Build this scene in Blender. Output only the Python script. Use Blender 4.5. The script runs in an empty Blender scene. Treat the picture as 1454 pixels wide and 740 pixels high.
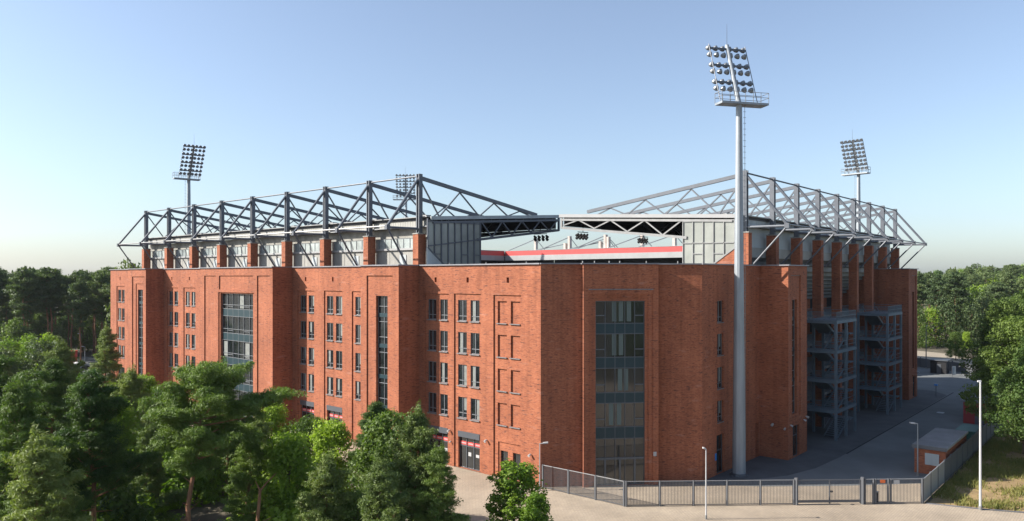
import bpy, math, random
import numpy as np
from mathutils import Vector, Matrix
R = math.radians
scene = bpy.context.scene
COL = scene.collection
# ------------------------------------------------------------------ camera, sky, sun
CX, CY, CZ = -56.5, -45.5, 20.7
FX, FY = 0.754, 0.657                      # horizontal viewing direction
cam_d = bpy.data.cameras.new("camera"); cam = bpy.data.objects.new("camera", cam_d); COL.objects.link(cam)
cam.location = (CX, CY, CZ)
cam.rotation_euler = (R(90), 0, math.atan2(FY, FX) - R(90))
cam_d.sensor_width = 36; cam_d.lens = 1051/1454*36; cam_d.shift_y = 22/1454
cam_d.clip_start = 0.5; cam_d.clip_end = 6000
scene.camera = cam
SUN = Vector((-1, 1.05, 0.887)).normalized()
elev = math.asin(SUN.z); az = math.atan2(SUN.x, SUN.y)
w = bpy.data.worlds.new("World"); scene.world = w; w.use_nodes = True
nt = w.node_tree; bg = nt.nodes['Background']
sky = nt.nodes.new('ShaderNodeTexSky'); sky.sky_type = 'NISHITA'; sky.sun_disc = False
sky.sun_elevation = elev; sky.sun_rotation = az
sky.air_density = 1.0; sky.dust_density = 1.2; sky.ozone_density = 2.2; sky.altitude = 50
hs = nt.nodes.new('ShaderNodeHueSaturation'); hs.inputs['Saturation'].default_value = 0.76; nt.links.new(sky.outputs[0], hs.inputs['Color'])
tn = nt.nodes.new('ShaderNodeMix'); tn.data_type = 'RGBA'; tn.blend_type = 'MULTIPLY'; tn.inputs['Factor'].default_value = 1; nt.links.new(hs.outputs[0], tn.inputs[6]); tn.inputs[7].default_value = (0.915, 0.98, 1.06, 1)
nt.links.new(tn.outputs[2], bg.inputs[0]); bg.inputs[1].default_value = 0.093
sl = bpy.data.lights.new("sun", 'SUN'); so = bpy.data.objects.new("sun", sl); COL.objects.link(so)
sl.energy = 5.0; sl.angle = R(0.5); sl.color = (1.0, 0.94, 0.86)
so.rotation_euler = SUN.to_track_quat('Z', 'Y').to_euler(); so.location = (-60, 60, 80)
scene.view_settings.view_transform = 'Standard'; scene.view_settings.look = 'None'
scene.view_settings.exposure = 1.05; scene.view_settings.gamma = 1.0
scene.render.resolution_x = 1024; scene.render.resolution_y = 521
scene.render.engine = 'CYCLES'; scene.cycles.volume_bounces = 0; scene.cycles.max_bounces = 8

def P(px, t, z=0.0):                       # a place on the site t metres ahead, in the direction of px
    a = (px-727)/1051
    return Vector((t*(FY*a+FX)+CX, t*(-FX*a+FY)+CY, z))
def ypl(px, x):                            # y of the facade plane x seen in direction px
    a = (px-727)/1051; t = (x-CX)/(FY*a+FX); return t*(-FX*a+FY)+CY
def xpl(px, y):
    a = (px-727)/1051; t = (y-CY)/(-FX*a+FY); return t*(FY*a+FX)+CX

# ------------------------------------------------------------------ materials
def mat(name, col, rough=0.7, metal=0.0, var=0.0, vscale=1.0, spec=0.5, streak=None, bump=0.0, detail=4):
    m = bpy.data.materials.new(name); m.use_nodes = True
    t = m.node_tree; b = t.nodes['Principled BSDF']
    b.inputs['Roughness'].default_value = rough; b.inputs['Metallic'].default_value = metal
    b.inputs['Specular IOR Level'].default_value = spec
    b.inputs['Base Color'].default_value = (*col, 1)
    if var or bump:
        tc = t.nodes.new('ShaderNodeTexCoord'); mp = t.nodes.new('ShaderNodeMapping')
        t.links.new(tc.outputs['Object'], mp.inputs[0])
        if streak: mp.inputs['Scale'].default_value = streak
        n = t.nodes.new('ShaderNodeTexNoise'); n.inputs['Scale'].default_value = vscale; n.inputs['Detail'].default_value = detail
        n.inputs['Roughness'].default_value = 0.6
        t.links.new(mp.outputs[0], n.inputs['Vector'])
        if var:
            r = t.nodes.new('ShaderNodeValToRGB'); r.color_ramp.elements[0].position = 0.3; r.color_ramp.elements[1].position = 0.7
            r.color_ramp.elements[0].color = (*[c*(1-var) for c in col], 1); r.color_ramp.elements[1].color = (*[min(1, c*(1+var)) for c in col], 1)
            t.links.new(n.outputs['Fac'], r.inputs[0]); t.links.new(r.outputs[0], b.inputs['Base Color'])
        if bump:
            bp = t.nodes.new('ShaderNodeBump'); bp.inputs['Strength'].default_value = bump
            t.links.new(n.outputs['Fac'], bp.inputs['Height']); t.links.new(bp.outputs[0], b.inputs['Normal'])
    return m

def brick_mat(name, c1, c2, dark, mortar):
    m = bpy.data.materials.new(name); m.use_nodes = True
    t = m.node_tree; N = t.nodes.new; L = t.links.new; b = t.nodes['Principled BSDF']
    b.inputs['Roughness'].default_value = 0.85; b.inputs['Specular IOR Level'].default_value = 0.25
    tc = N('ShaderNodeTexCoord'); s = N('ShaderNodeSeparateXYZ'); L(tc.outputs['Object'], s.inputs[0])
    ad = N('ShaderNodeMath'); ad.operation = 'SUBTRACT'; L(s.outputs[0], ad.inputs[0]); L(s.outputs[1], ad.inputs[1])
    cb = N('ShaderNodeCombineXYZ'); L(ad.outputs[0], cb.inputs[0]); L(s.outputs[2], cb.inputs[1])
    br = N('ShaderNodeTexBrick'); L(cb.outputs[0], br.inputs['Vector'])
    br.inputs['Scale'].default_value = 1.0; br.inputs['Brick Width'].default_value = 0.25; br.inputs['Row Height'].default_value = 0.0833
    br.inputs['Mortar Size'].default_value = 0.007; br.inputs['Mortar Smooth'].default_value = 0.3; br.inputs['Bias'].default_value = 0.1
    br.inputs['Color1'].default_value = (*c1, 1); br.inputs['Color2'].default_value = (*c2, 1); br.inputs['Mortar'].default_value = (*mortar, 1)
    # burnt bricks gathered in short courses
    mp = N('ShaderNodeMapping'); mp.inputs['Scale'].default_value = (1.15, 7.5, 1); L(cb.outputs[0], mp.inputs[0])
    n1 = N('ShaderNodeTexNoise'); n1.inputs['Scale'].default_value = 1.0; n1.inputs['Detail'].default_value = 5; n1.inputs['Roughness'].default_value = 0.65
    L(mp.outputs[0], n1.inputs['Vector'])
    r1 = N('ShaderNodeValToRGB'); r1.color_ramp.elements[0].position = 0.56; r1.color_ramp.elements[1].position = 0.64
    r1.color_ramp.elements[0].color = (0, 0, 0, 1); r1.color_ramp.elements[1].color = (0.85, 0.85, 0.85, 1); L(n1.outputs['Fac'], r1.inputs[0])
    mx = N('ShaderNodeMix'); mx.data_type = 'RGBA'; L(r1.outputs[0], mx.inputs['Factor']); L(br.outputs['Color'], mx.inputs[6]); mx.inputs[7].default_value = (*dark, 1)
    # broad weathering
    n2 = N('ShaderNodeTexNoise'); n2.inputs['Scale'].default_value = 0.22; n2.inputs['Detail'].default_value = 6; n2.inputs['Roughness'].default_value = 0.7
    L(cb.outputs[0], n2.inputs['Vector'])
    r2 = N('ShaderNodeValToRGB'); r2.color_ramp.elements[0].position = 0.3; r2.color_ramp.elements[1].position = 0.75
    r2.color_ramp.elements[0].color = (0.74, 0.72, 0.72, 1); r2.color_ramp.elements[1].color = (1.15, 1.15, 1.13, 1); L(n2.outputs['Fac'], r2.inputs[0])
    m2 = N('ShaderNodeMix'); m2.data_type = 'RGBA'; m2.blend_type = 'MULTIPLY'; m2.inputs['Factor'].default_value = 1
    L(mx.outputs[2], m2.inputs[6]); L(r2.outputs[0], m2.inputs[7])
    mv = N('ShaderNodeMapping'); mv.inputs['Scale'].default_value = (1.6, 0.07, 1); L(cb.outputs[0], mv.inputs[0])
    nv = N('ShaderNodeTexNoise'); nv.inputs['Scale'].default_value = 1.0; nv.inputs['Detail'].default_value = 5; L(mv.outputs[0], nv.inputs['Vector'])
    rv = N('ShaderNodeValToRGB'); rv.color_ramp.elements[0].position = 0.35; rv.color_ramp.elements[1].position = 0.55; rv.color_ramp.elements[0].color = (.86,.85,.85,1); rv.color_ramp.elements[1].color = (1.03,1.03,1.03,1); L(nv.outputs['Fac'], rv.inputs[0])
    m4 = N('ShaderNodeMix'); m4.data_type = 'RGBA'; m4.blend_type = 'MULTIPLY'; m4.inputs['Factor'].default_value = 1; L(m2.outputs[2], m4.inputs[6]); L(rv.outputs[0], m4.inputs[7]); m2 = m4
    # pale lime bloom in patches
    mp3 = N('ShaderNodeMapping'); mp3.inputs['Scale'].default_value = (0.5, 2.2, 1); mp3.inputs['Location'].default_value = (7, 3, 0); L(cb.outputs[0], mp3.inputs[0])
    n3 = N('ShaderNodeTexNoise'); n3.inputs['Scale'].default_value = 0.8; n3.inputs['Detail'].default_value = 7; L(mp3.outputs[0], n3.inputs['Vector'])
    r3 = N('ShaderNodeValToRGB'); r3.color_ramp.elements[0].position = 0.62; r3.color_ramp.elements[1].position = 0.82
    r3.color_ramp.elements[0].color = (0, 0, 0, 1); r3.color_ramp.elements[1].color = (0.35, 0.35, 0.35, 1); L(n3.outputs['Fac'], r3.inputs[0])
    m3 = N('ShaderNodeMix'); m3.data_type = 'RGBA'; L(r3.outputs[0], m3.inputs['Factor']); L(m2.outputs[2], m3.inputs[6]); m3.inputs[7].default_value = (0.5, 0.33, 0.27, 1)
    L(m3.outputs[2], b.inputs['Base Color'])
    bp = N('ShaderNodeBump'); bp.inputs['Strength'].default_value = 0.25; bp.inputs['Distance'].default_value = 0.02
    L(n1.outputs['Fac'], bp.inputs['Height']); L(bp.outputs[0], b.inputs['Normal'])
    return m

def paving_mat():
    m = mat('brick_paving', (0.335, 0.275, 0.205), 0.9, 0, 0.16, 0.3, detail=8); t = m.node_tree; N = t.nodes.new; L = t.links.new; b = t.nodes['Principled BSDF']
    src = b.inputs['Base Color'].links[0].from_socket; tc = N('ShaderNodeTexCoord'); mp = N('ShaderNodeMapping'); mp.inputs['Rotation'].default_value = (0,0,0.0); L(tc.outputs['Object'], mp.inputs[0])
    br = N('ShaderNodeTexBrick'); L(mp.outputs[0], br.inputs['Vector']); br.inputs['Scale'].default_value = 1; br.inputs['Brick Width'].default_value = .42; br.inputs['Row Height'].default_value = .21
    br.inputs['Mortar Size'].default_value = .016; br.inputs['Color1'].default_value = (1.06,1.05,1.03,1); br.inputs['Color2'].default_value = (.93,.93,.94,1); br.inputs['Mortar'].default_value = (.70,.69,.67,1)
    n = N('ShaderNodeTexNoise'); n.inputs['Scale'].default_value = .07; n.inputs['Detail'].default_value = 5; L(tc.outputs['Object'], n.inputs['Vector'])
    r = N('ShaderNodeValToRGB'); r.color_ramp.elements[0].position = .35; r.color_ramp.elements[1].position = .65; r.color_ramp.elements[0].color = (.86,.85,.84,1); r.color_ramp.elements[1].color = (1.06,1.06,1.06,1); L(n.outputs['Fac'], r.inputs[0])
    a = N('ShaderNodeMix'); a.data_type = 'RGBA'; a.blend_type = 'MULTIPLY'; a.inputs['Factor'].default_value = 1; L(src, a.inputs[6]); L(br.outputs['Color'], a.inputs[7])
    c = N('ShaderNodeMix'); c.data_type = 'RGBA'; c.blend_type = 'MULTIPLY'; c.inputs['Factor'].default_value = 1; L(a.outputs[2], c.inputs[6]); L(r.outputs[0], c.inputs[7]); L(c.outputs[2], b.inputs['Base Color'])
    return m
def leaf_mat(name, ca, cb_, trans=0.25):
    m = bpy.data.materials.new(name); m.use_nodes = True
    t = m.node_tree; N = t.nodes.new; L = t.links.new; b = t.nodes['Principled BSDF']; out = t.nodes['Material Output']
    b.inputs['Roughness'].default_value = 0.6; b.inputs['Specular IOR Level'].default_value = 0.3
    tc = N('ShaderNodeTexCoord'); n = N('ShaderNodeTexNoise'); n.inputs['Scale'].default_value = 0.9; n.inputs['Detail'].default_value = 6; n.inputs['Roughness'].default_value = 0.75
    L(tc.outputs['Object'], n.inputs['Vector'])
    oi = N('ShaderNodeObjectInfo')
    ma = N('ShaderNodeMath'); ma.operation = 'MULTIPLY_ADD'; L(oi.outputs['Random'], ma.inputs[0]); ma.inputs[1].default_value = 0.34; 
    sb = N('ShaderNodeMath'); sb.operation = 'SUBTRACT'; L(n.outputs['Fac'], sb.inputs[0]); sb.inputs[1].default_value = 0.17
    L(sb.outputs[0], ma.inputs[2])
    r = N('ShaderNodeValToRGB'); r.color_ramp.elements[0].position = 0.25; r.color_ramp.elements[1].position = 0.75
    r.color_ramp.elements[0].color = (*ca, 1); r.color_ramp.elements[1].color = (*cb_, 1); L(ma.outputs[0], r.inputs[0])
    L(r.outputs[0], b.inputs['Base Color'])
    tr = N('ShaderNodeBsdfTranslucent'); g = N('ShaderNodeMix'); g.data_type = 'RGBA'; g.blend_type = 'MULTIPLY'; g.inputs['Factor'].default_value = 1
    L(r.outputs[0], g.inputs[6]); g.inputs[7].default_value = (1.3, 1.5, 0.5, 1); L(g.outputs[2], tr.inputs[0])
    ms = N('ShaderNodeMixShader'); ms.inputs[0].default_value = trans; L(b.outputs[0], ms.inputs[1]); L(tr.outputs[0], ms.inputs[2]); L(ms.outputs[0], out.inputs[0])
    return m

M = {}
M['brick'] = brick_mat('red_brick', (0.268, 0.083, 0.041), (0.37, 0.130, 0.064), (0.075, 0.036, 0.033), (0.29, 0.125, 0.08))
M['coping'] = mat('zinc_coping', (0.20, 0.20, 0.215), 0.5, 0.3, 0.15, 0.6)
M['roofing'] = mat('roof_membrane', (0.16, 0.16, 0.165), 0.9, 0, 0.2, 0.3)
M['frame'] = mat('grey_aluminium', (0.10, 0.11, 0.125), 0.45, 0.4)
M['lframe'] = mat('light_aluminium', (0.17, 0.18, 0.19), 0.45, 0.3)
M['sill'] = mat('stone_sill', (0.16, 0.155, 0.155), 0.8, 0, 0.2, 3)
M['glass'] = mat('window_glass', (0.012, 0.016, 0.018), 0.06, 0, 0.5, 0.6, 1.0)
M['curtain'] = mat('pale_curtain', (0.17, 0.18, 0.165), 0.8, 0, 0.2, 2.0)
M['spandrel'] = mat('teal_grey_spandrel', (0.012, 0.034, 0.043), 0.4, 0.0, 0.1, 0.5, 0.35)
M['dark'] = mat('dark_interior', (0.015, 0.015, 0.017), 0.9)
M['steel'] = mat('blue_grey_painted_steel', (0.095, 0.105, 0.122), 0.5, 0.1, 0.12, 1.2)
M['steel_light'] = mat('galvanised_steel', (0.235, 0.235, 0.23), 0.45, 0.35, 0.12, 1.5)
M['mast'] = mat('galvanised_mast', (0.26, 0.285, 0.305), 0.5, 0.25, 0.15, 0.9, streak=(1, 1, 0.2))
M['stair'] = mat('galvanised_stair_steel', (0.12, 0.16, 0.195), 0.5, 0.2, 0.12, 1.0)
M['cladding'] = mat('cream_cladding', (0.31, 0.305, 0.275), 0.6, 0, 0.14, 0.8, streak=(1, 1, 0.25))
M['panel'] = mat('grey_wall_panels', (0.36, 0.39, 0.39), 0.65, 0, 0.14, 0.7, streak=(1, 1, 0.25))
M['concrete'] = mat('pale_concrete', (0.28, 0.272, 0.245), 0.85, 0, 0.18, 0.9, streak=(1, 1, 0.4))
M['white'] = mat('white_sheet_metal', (0.29, 0.29, 0.287), 0.5, 0, 0.08, 0.5)
M['frosted'] = mat('frosted_glazing', (0.24, 0.25, 0.225), 0.25, 0, 0.22, 0.35, 0.8)
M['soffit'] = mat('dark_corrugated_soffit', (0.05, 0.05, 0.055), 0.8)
M['red'] = mat('red_paint', (0.55, 0.05, 0.045), 0.5, 0, 0.08, 0.5)
M['lamp'] = mat('lamp_housing', (0.22, 0.235, 0.25), 0.4, 0.5)
M['lamp_face'] = mat('lamp_lens', (0.45, 0.5, 0.52), 0.15, 0.2)
M['paving'] = paving_mat()
M['asphalt'] = mat('worn_asphalt', (0.135, 0.142, 0.140), 0.92, 0, 0.25, 0.12, detail=8)
M['asphalt2'] = mat('darker_asphalt', (0.075, 0.078, 0.082), 0.92, 0, 0.25, 0.3, detail=8)
M['road'] = mat('sandy_road', (0.28, 0.235, 0.175), 0.95, 0, 0.15, 0.3, detail=8)
M['soil'] = mat('forest_floor', (0.075, 0.062, 0.038), 1.0, 0, 0.4, 0.35, detail=8)
M['dry'] = mat('dry_grass_ground', (0.27, 0.185, 0.085), 1.0, 0, 0.35, 0.45, detail=9)
M['blade'] = leaf_mat('grass_blade', (0.07, 0.115, 0.02), (0.26, 0.22, 0.075), 0.3)
M['fence'] = mat('grey_fence_paint', (0.12, 0.125, 0.135), 0.5, 0.3)
M['rail_lit_panel'] = mat('galvanised_rail_sunlit_panel', (0.34, 0.345, 0.35), 0.45, 0.4)
M['green'] = mat('green_dumpster', (0.03, 0.12, 0.09), 0.5)
M['rusty'] = mat('red_shed_paint', (0.30, 0.03, 0.03), 0.6)
M['orange'] = mat('orange_sign', (0.75, 0.16, 0.04), 0.5)
M['blue'] = mat('blue_sign', (0.03, 0.20, 0.55), 0.5)
M['whitep'] = mat('white_paint', (0.42, 0.42, 0.42), 0.5)
M['pine'] = leaf_mat('pine_needles', (0.038, 0.080, 0.018), (0.165, 0.23, 0.048), 0.25)
M['pine2'] = leaf_mat('pale_pine_needles', (0.06, 0.105, 0.028), (0.22, 0.26, 0.07), 0.25)
M['decid'] = leaf_mat('broad_leaves', (0.09, 0.17, 0.018), (0.28, 0.37, 0.045), 0.38)
M['decid2'] = leaf_mat('dark_broad_leaves', (0.042, 0.085, 0.018), (0.145, 0.20, 0.042), 0.32)
M['farpine'] = leaf_mat('far_pine_needles', (0.045, 0.078, 0.032), (0.14, 0.18, 0.062), 0.25)
M['bark'] = mat('pine_bark', (0.24, 0.115, 0.06), 0.95, 0, 0.45, 3.0, streak=(1, 1, 0.3), bump=0.4)
M['bark2'] = mat('grey_bark', (0.12, 0.085, 0.055), 0.95, 0, 0.4, 3.0, streak=(1, 1, 0.3))

# ------------------------------------------------------------------ mesh helpers
class MB:
    def __init__(s, T=None): s.v = []; s.f = []; s.m = []; s.T = T; s.mi = 0
    def add(s, vs, fs):
        o = len(s.v)
        for p in vs:
            s.v.append(tuple(s.T(*p)) if s.T else tuple(p))
        for f in fs: s.f.append(tuple(i+o for i in f)); s.m.append(s.mi)
    def quad(s, a, b, c, d): s.add([a, b, c, d], [(0, 1, 2, 3)])
    def box(s, x0, x1, y0, y1, z0, z1):
        s.add([(x0,y0,z0),(x1,y0,z0),(x1,y1,z0),(x0,y1,z0),(x0,y0,z1),(x1,y0,z1),(x1,y1,z1),(x0,y1,z1)],
              [(0,3,2,1),(4,5,6,7),(0,1,5,4),(1,2,6,5),(2,3,7,6),(3,0,4,7)])
    def bar(s, p, q, w_, h_):              # rectangular bar, h_ roughly upright
        p = Vector(p); q = Vector(q); d = (q-p).normalized()
        up = Vector((0,0,1)) if abs(d.z) < 0.95 else Vector((1,0,0))
        sd = d.cross(up).normalized(); u2 = sd.cross(d).normalized()
        vs = []
        for c in (p, q):
            for a, b in ((-1,-1),(1,-1),(1,1),(-1,1)): vs.append(c+sd*a*w_/2+u2*b*h_/2)
        s.add(vs, [(0,1,2,3),(4,7,6,5),(0,4,5,1),(1,5,6,2),(2,6,7,3),(3,7,4,0)])
    def tube(s, p, q, r, r2=None, n=8, cap=True):
        p = Vector(p); q = Vector(q); d = (q-p).normalized(); r2 = r if r2 is None else r2
        up = Vector((0,0,1)) if abs(d.z) < 0.95 else Vector((1,0,0))
        sd = d.cross(up).normalized(); u2 = sd.cross(d).normalized(); vs = []
        for c, rr in ((p, r), (q, r2)):
            for k in range(n):
                a = 2*math.pi*k/n; vs.append(c+sd*math.cos(a)*rr+u2*math.sin(a)*rr)
        fs = [(k, (k+1)%n, n+(k+1)%n, n+k) for k in range(n)]
        if cap: fs += [tuple(range(n))[::-1], tuple(range(n, 2*n))]
        s.add(vs, fs)
    def path(s, pts, rs, n=6):             # tapered bending tube
        pts = [Vector(p) for p in pts]; o = len(s.v); up = Vector((0.3,0.2,1))
        for i, p in enumerate(pts):
            d = (pts[min(i+1, len(pts)-1)]-pts[max(i-1, 0)]).normalized()
            sd = d.cross(Vector((1,0,0)) if abs(d.x) < 0.8 else Vector((0,1,0))).normalized(); u2 = d.cross(sd)
            for k in range(n):
                a = 2*math.pi*k/n; s.v.append(tuple(p+sd*math.cos(a)*rs[i]+u2*math.sin(a)*rs[i]))
        for i in range(len(pts)-1):
            for k in range(n):
                s.f.append((o+i*n+k, o+i*n+(k+1)%n, o+(i+1)*n+(k+1)%n, o+(i+1)*n+k)); s.m.append(s.mi)
    def poly(s, pts, z0, z1):              # extruded flat polygon
        n = len(pts)
        s.add([(x,y,z0) for x,y in pts]+[(x,y,z1) for x,y in pts],
              [tuple(range(n))[::-1], tuple(range(n,2*n))]+[(k,(k+1)%n,n+(k+1)%n,n+k) for k in range(n)])
    def mesh(s, name, mats, off=(0,0,0)):
        me = bpy.data.meshes.new(name); ox, oy, oz = off
        me.from_pydata([(x-ox,y-oy,z-oz) for x,y,z in s.v], [], s.f)
        if not isinstance(mats, (list, tuple)): mats = [mats]
        for m in mats: me.materials.append(m)
        if len(mats) > 1: me.polygons.foreach_set('material_index', s.m)
        me.update(); return me
    def build(s, name, mats, parent=None, off=None, loc=None):
        if off is None: off = origin_of(parent) if parent else (loc or (0,0,0))
        o = bpy.data.objects.new(name, s.mesh(name, mats, off)); COL.objects.link(o)
        if parent: o.parent = parent
        elif loc: o.location = loc
        return o
def origin_of(o):
    v = Vector((0,0,0))
    while o: v = v+o.location; o = o.parent
    return tuple(v)
def tag(o, label=None, cat=None, group=None, kind=None):
    if label: o['label'] = label
    if cat: o['category'] = cat
    if group: o['group'] = group
    if kind: o['kind'] = kind
    return o
def thing(name, loc, label, cat, group=None):
    o = bpy.data.objects.new(name, None); o.empty_display_size = 0.5; COL.objects.link(o); o.location = loc
    return tag(o, label, cat, group)
def copy_tree(o, parent=None):
    c = o.copy(); COL.objects.link(c); c.parent = parent
    for ch in list(o.children): copy_tree(ch, c)
    return c
def structure(name, mb, m, z=None):
    o = mb.build(name, m); o['kind'] = 'structure'; return o
def smooth(o):
    o.data.polygons.foreach_set('use_smooth', [True]*len(o.data.polygons)); return o

def facade(mb, O, U, Nn, u0, u1, z0, z1, rects):
    """wall face of stepped depth; O+U*u is the line on plan, Nn the outward normal; rects (ua,ub,za,zb,depth,open)"""
    O = Vector(O); U = Vector(U); Nn = Vector(Nn)
    us = sorted({u0, u1, *[round(min(max(v,u0),u1),4) for r in rects for v in r[:2]]})
    zs = sorted({z0, z1, *[round(min(max(v,z0),z1),4) for r in rects for v in r[2:4]]})
    nu, nz = len(us)-1, len(zs)-1
    D = [[0.0]*nz for _ in range(nu)]; S = [[False]*nz for _ in range(nu)]
    for i in range(nu):
        for j in range(nz):
            cu = (us[i]+us[i+1])/2; cz = (zs[j]+zs[j+1])/2
            for r in rects:
                if r[0] < cu < r[1] and r[2] < cz < r[3]: D[i][j] = r[4]; S[i][j] = r[5]
    def pt(u, z, d): p = O+U*u-Nn*d; return (p.x, p.y, z)
    for i in range(nu):
        for j in range(nz):
            d = D[i][j]
            if not S[i][j]: mb.quad(pt(us[i],zs[j],d), pt(us[i+1],zs[j],d), pt(us[i+1],zs[j+1],d), pt(us[i],zs[j+1],d))
            if i+1 < nu and D[i+1][j] != d:
                mb.quad(pt(us[i+1],zs[j],d), pt(us[i+1],zs[j],D[i+1][j]), pt(us[i+1],zs[j+1],D[i+1][j]), pt(us[i+1],zs[j+1],d))
            if j+1 < nz and D[i][j+1] != d:
                mb.quad(pt(us[i],zs[j+1],d), pt(us[i+1],zs[j+1],d), pt(us[i+1],zs[j+1],D[i][j+1]), pt(us[i],zs[j+1],D[i][j+1]))

# ------------------------------------------------------------------ ground
g = MB(); g.quad((-1500,-1500,0), (2500,-1500,0), (2500,2500,0), (-1500,2500,0)); structure('ground', g, M['soil'])
def sheet(name, pts, z, m):
    b = MB(); b.add([(x,y,z) for x,y in pts], [tuple(range(len(pts)))]); return structure(name, b, m)
sheet('plaza_paving', [(-13,115),(-13,6),(-34,-2),(-60,-60),(60,-90),(24,-42),(20.5,-34.5),(18.9,-29.5),(60,-29.5),(60,-11),(0,0),(0,115)], 0.004, M['paving'])
sheet('yard_asphalt', [(11,-11.1),(14.5,-16.2),(20,-22.2),(27.5,-29.1),(121,-29.1),(123,-23),(131,-5),(150,30),(150,60),(86,60),(86,-3),(11,-3)], 0.008, M['asphalt'])
sheet('apron', [(12.2,-11),(15,-13.8),(20,-16.6),(25,-17.8),(32,-18.2),(90,-18.0),(94,-15),(94,10),(86,10),(86,-3),(12.2,-3)], 0.012, M['asphalt2'])
b = MB(); b.box(34,94,-18.35,-18.15,0.0,0.014); structure('drainage_channel', b, M['dark'])
sheet('grass_ground', [(19.2,-29.8),(21,-34.5),(24.5,-42),(62,-92),(140,-60),(122,-29.6)], 0.009, M['dry'])
b = MB(); kp = [(19.0,-29.7),(20.7,-34.5),(24.2,-42),(61,-91)]
for p0_, p1_ in zip(kp, kp[1:]): b.bar((*p0_,.03),(*p1_,.03),.14,.08)
structure('kerb', b, M['coping'])
sheet('access_road', [(130,-60),(124,-24),(134,-4),(150,20),(175,60),(200,60),(172,5),(155,-35),(158,-62)], 0.014, M['road'])
sheet('parking_road', [tuple(P(px,t)[:2]) for px,t in ((86,150),(150,150),(142,188),(94,192))], 0.006, M['asphalt'])
# wooded rise beyond the yard
b = MB(); n = 24
def hill_h(t): return 0 if t < 215 else min(13, (t-215)*0.055)
rows = [200, 230, 280, 340, 430, 560, 800, 1200]
for t in rows:
    for k in range(n+1):
        px = 1150+k*30; p = P(px, t); f = min(1, max(0, (px-1180)/150)); b.v.append((p.x, p.y, hill_h(t)*f-(0.3 if t == 200 else 0)))
for i in range(len(rows)-1):
    for k in range(n): b.f.append((i*(n+1)+k, i*(n+1)+k+1, (i+1)*(n+1)+k+1, (i+1)*(n+1)+k)); b.m.append(0)
structure('hill', b, M['soil'])

# ------------------------------------------------------------------ brick stadium building
HT = 21.86
bld = thing('stadium_building', (0,0,0), 'long red brick stadium building with projecting towers and a cut corner', 'stadium')
walls = MB()
FL = [(15.85,18.12), (12.38,14.65), (8.9,11.15), (5.4,7.65)]
NX = (-1,0,0); NY = (0,-1,0)
windows = []      # (kind, O, U, N, u0, u1, z0, z1)
def yw(pa, pb, x): a, c = ypl(pb, x), ypl(pa, x); return a, c      # px left->right gives y high->low
def left_wall(x, ya, yb, rects): facade(walls, (x,0,0), (0,1,0), NX, ya, yb, 0, HT, rects)
Y = {p: ypl(p, 0) for p in (157,233,418,595)}
YT = {p: ypl(p, -3) for p in (182,207,284,387,512,566)}
yend = Y[157]
# returns of the three towers stand where the front corners are
t1a, t1b = YT[207], YT[182]; t2a, t2b = YT[387], YT[284]; t3a, t3b = YT[566], YT[512]
REV = 0.34
def win_rects(pairs, x, frames, panel=0.13):
    r = []
    for (a, c, zt) in frames: y0, y1 = yw(a, c, x); r.append((y0, y1, 0.0, zt, panel, False))
    for (a, c) in pairs:
        y0, y1 = yw(a, c, x)
        for z0, z1 in FL:
            r.append((y0, y1, z0, z1, REV, True)); windows.append(('win', (x,0,0), (0,1,0), NX, y0, y1, z0, z1))
    return r
vent = lambda px, x=0: (ypl(px, x)-0.17, ypl(px, x)+0.17, 20.0, 20.55, 0.25, False)
# right-hand section
r = win_rects([(606.8,618.4),(623.8,634.6),(649.2,661.6),(667,679.7)], 0, [(603,637.5,18.75),(644.6,683,18.8)])
y0, y1 = yw(700.5,740,0); r.append((y0, y1, 0.0, 18.75, 0.13, False))
for a, c in ((705.5,718.5),(724,737.5)):
    y0, y1 = yw(a, c, 0)
    for z0, z1 in FL: r.append((y0, y1, z0, z1, 0.30, False)); windows.append(('sill', (0,0,0), (0,1,0), NX, y0, y1, z0, z1))
y0, y1 = yw(706,738,0); r.append((y0, y1, 0.0, 3.65, 0.24, False))
for a, c in ((708.5,719),(726,737)):
    y0, y1 = yw(a, c, 0); r.append((y0, y1, 0.02, 2.75, 0.55, True)); windows.append(('narrow', (0,0,0), (0,1,0), NX, y0, y1, 0.02, 2.75))
for a, c in ((606.8,634.6),(649.5,680)):
    y0, y1 = yw(a, c, 0); r.append((y0, y1, 0.02, 3.98, 0.5, True)); windows.append(('entry', (0,0,0), (0,1,0), NX, y0, y1, 0.02, 3.98))
for px in (618.5, 664, 721): r.append(vent(px))
left_wall(0, 0.0, t3a, r)
# section between the middle towers
r = win_rects([(425.5,433.5),(437,445),(463,472),(475.8,484.8),(503.3,511.8)], 0, [(422.5,446,18.75),(460,486,18.8),(499.5,514,18.8)])
for a, c in ((425.5,445),(463,485)):
    y0, y1 = yw(a, c, 0); r.append((y0, y1, 0.02, 3.98, 0.5, True)); windows.append(('entry', (0,0,0), (0,1,0), NX, y0, y1, 0.02, 3.98))
for px in (434, 472.5): r.append(vent(px))
left_wall(0, t3b, t2a, r)
# section left of the wide tower
r = win_rects([(239.3,244.3),(246.7,252),(262.8,268.3),(271,276.5)], 0, [(237,253,18.75),(260.5,277.5,18.8)])
for px in (244, 269): r.append(vent(px))
left_wall(0, t2b, t1a, r)
# far left section
r = win_rects([(166.8,171.2),(172.3,176.2)], 0, [(165.5,177,18.8)])
y0, y1 = yw(166.8,177,0); r.append((y0, y1, 1.0, 3.6, 0.34, True)); windows.append(('glazed', (0,0,0), (0,1,0), NX, y0, y1, 1.0, 3.6))
r.append(vent(170.5)); left_wall(0, t1b, yend, r)
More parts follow.
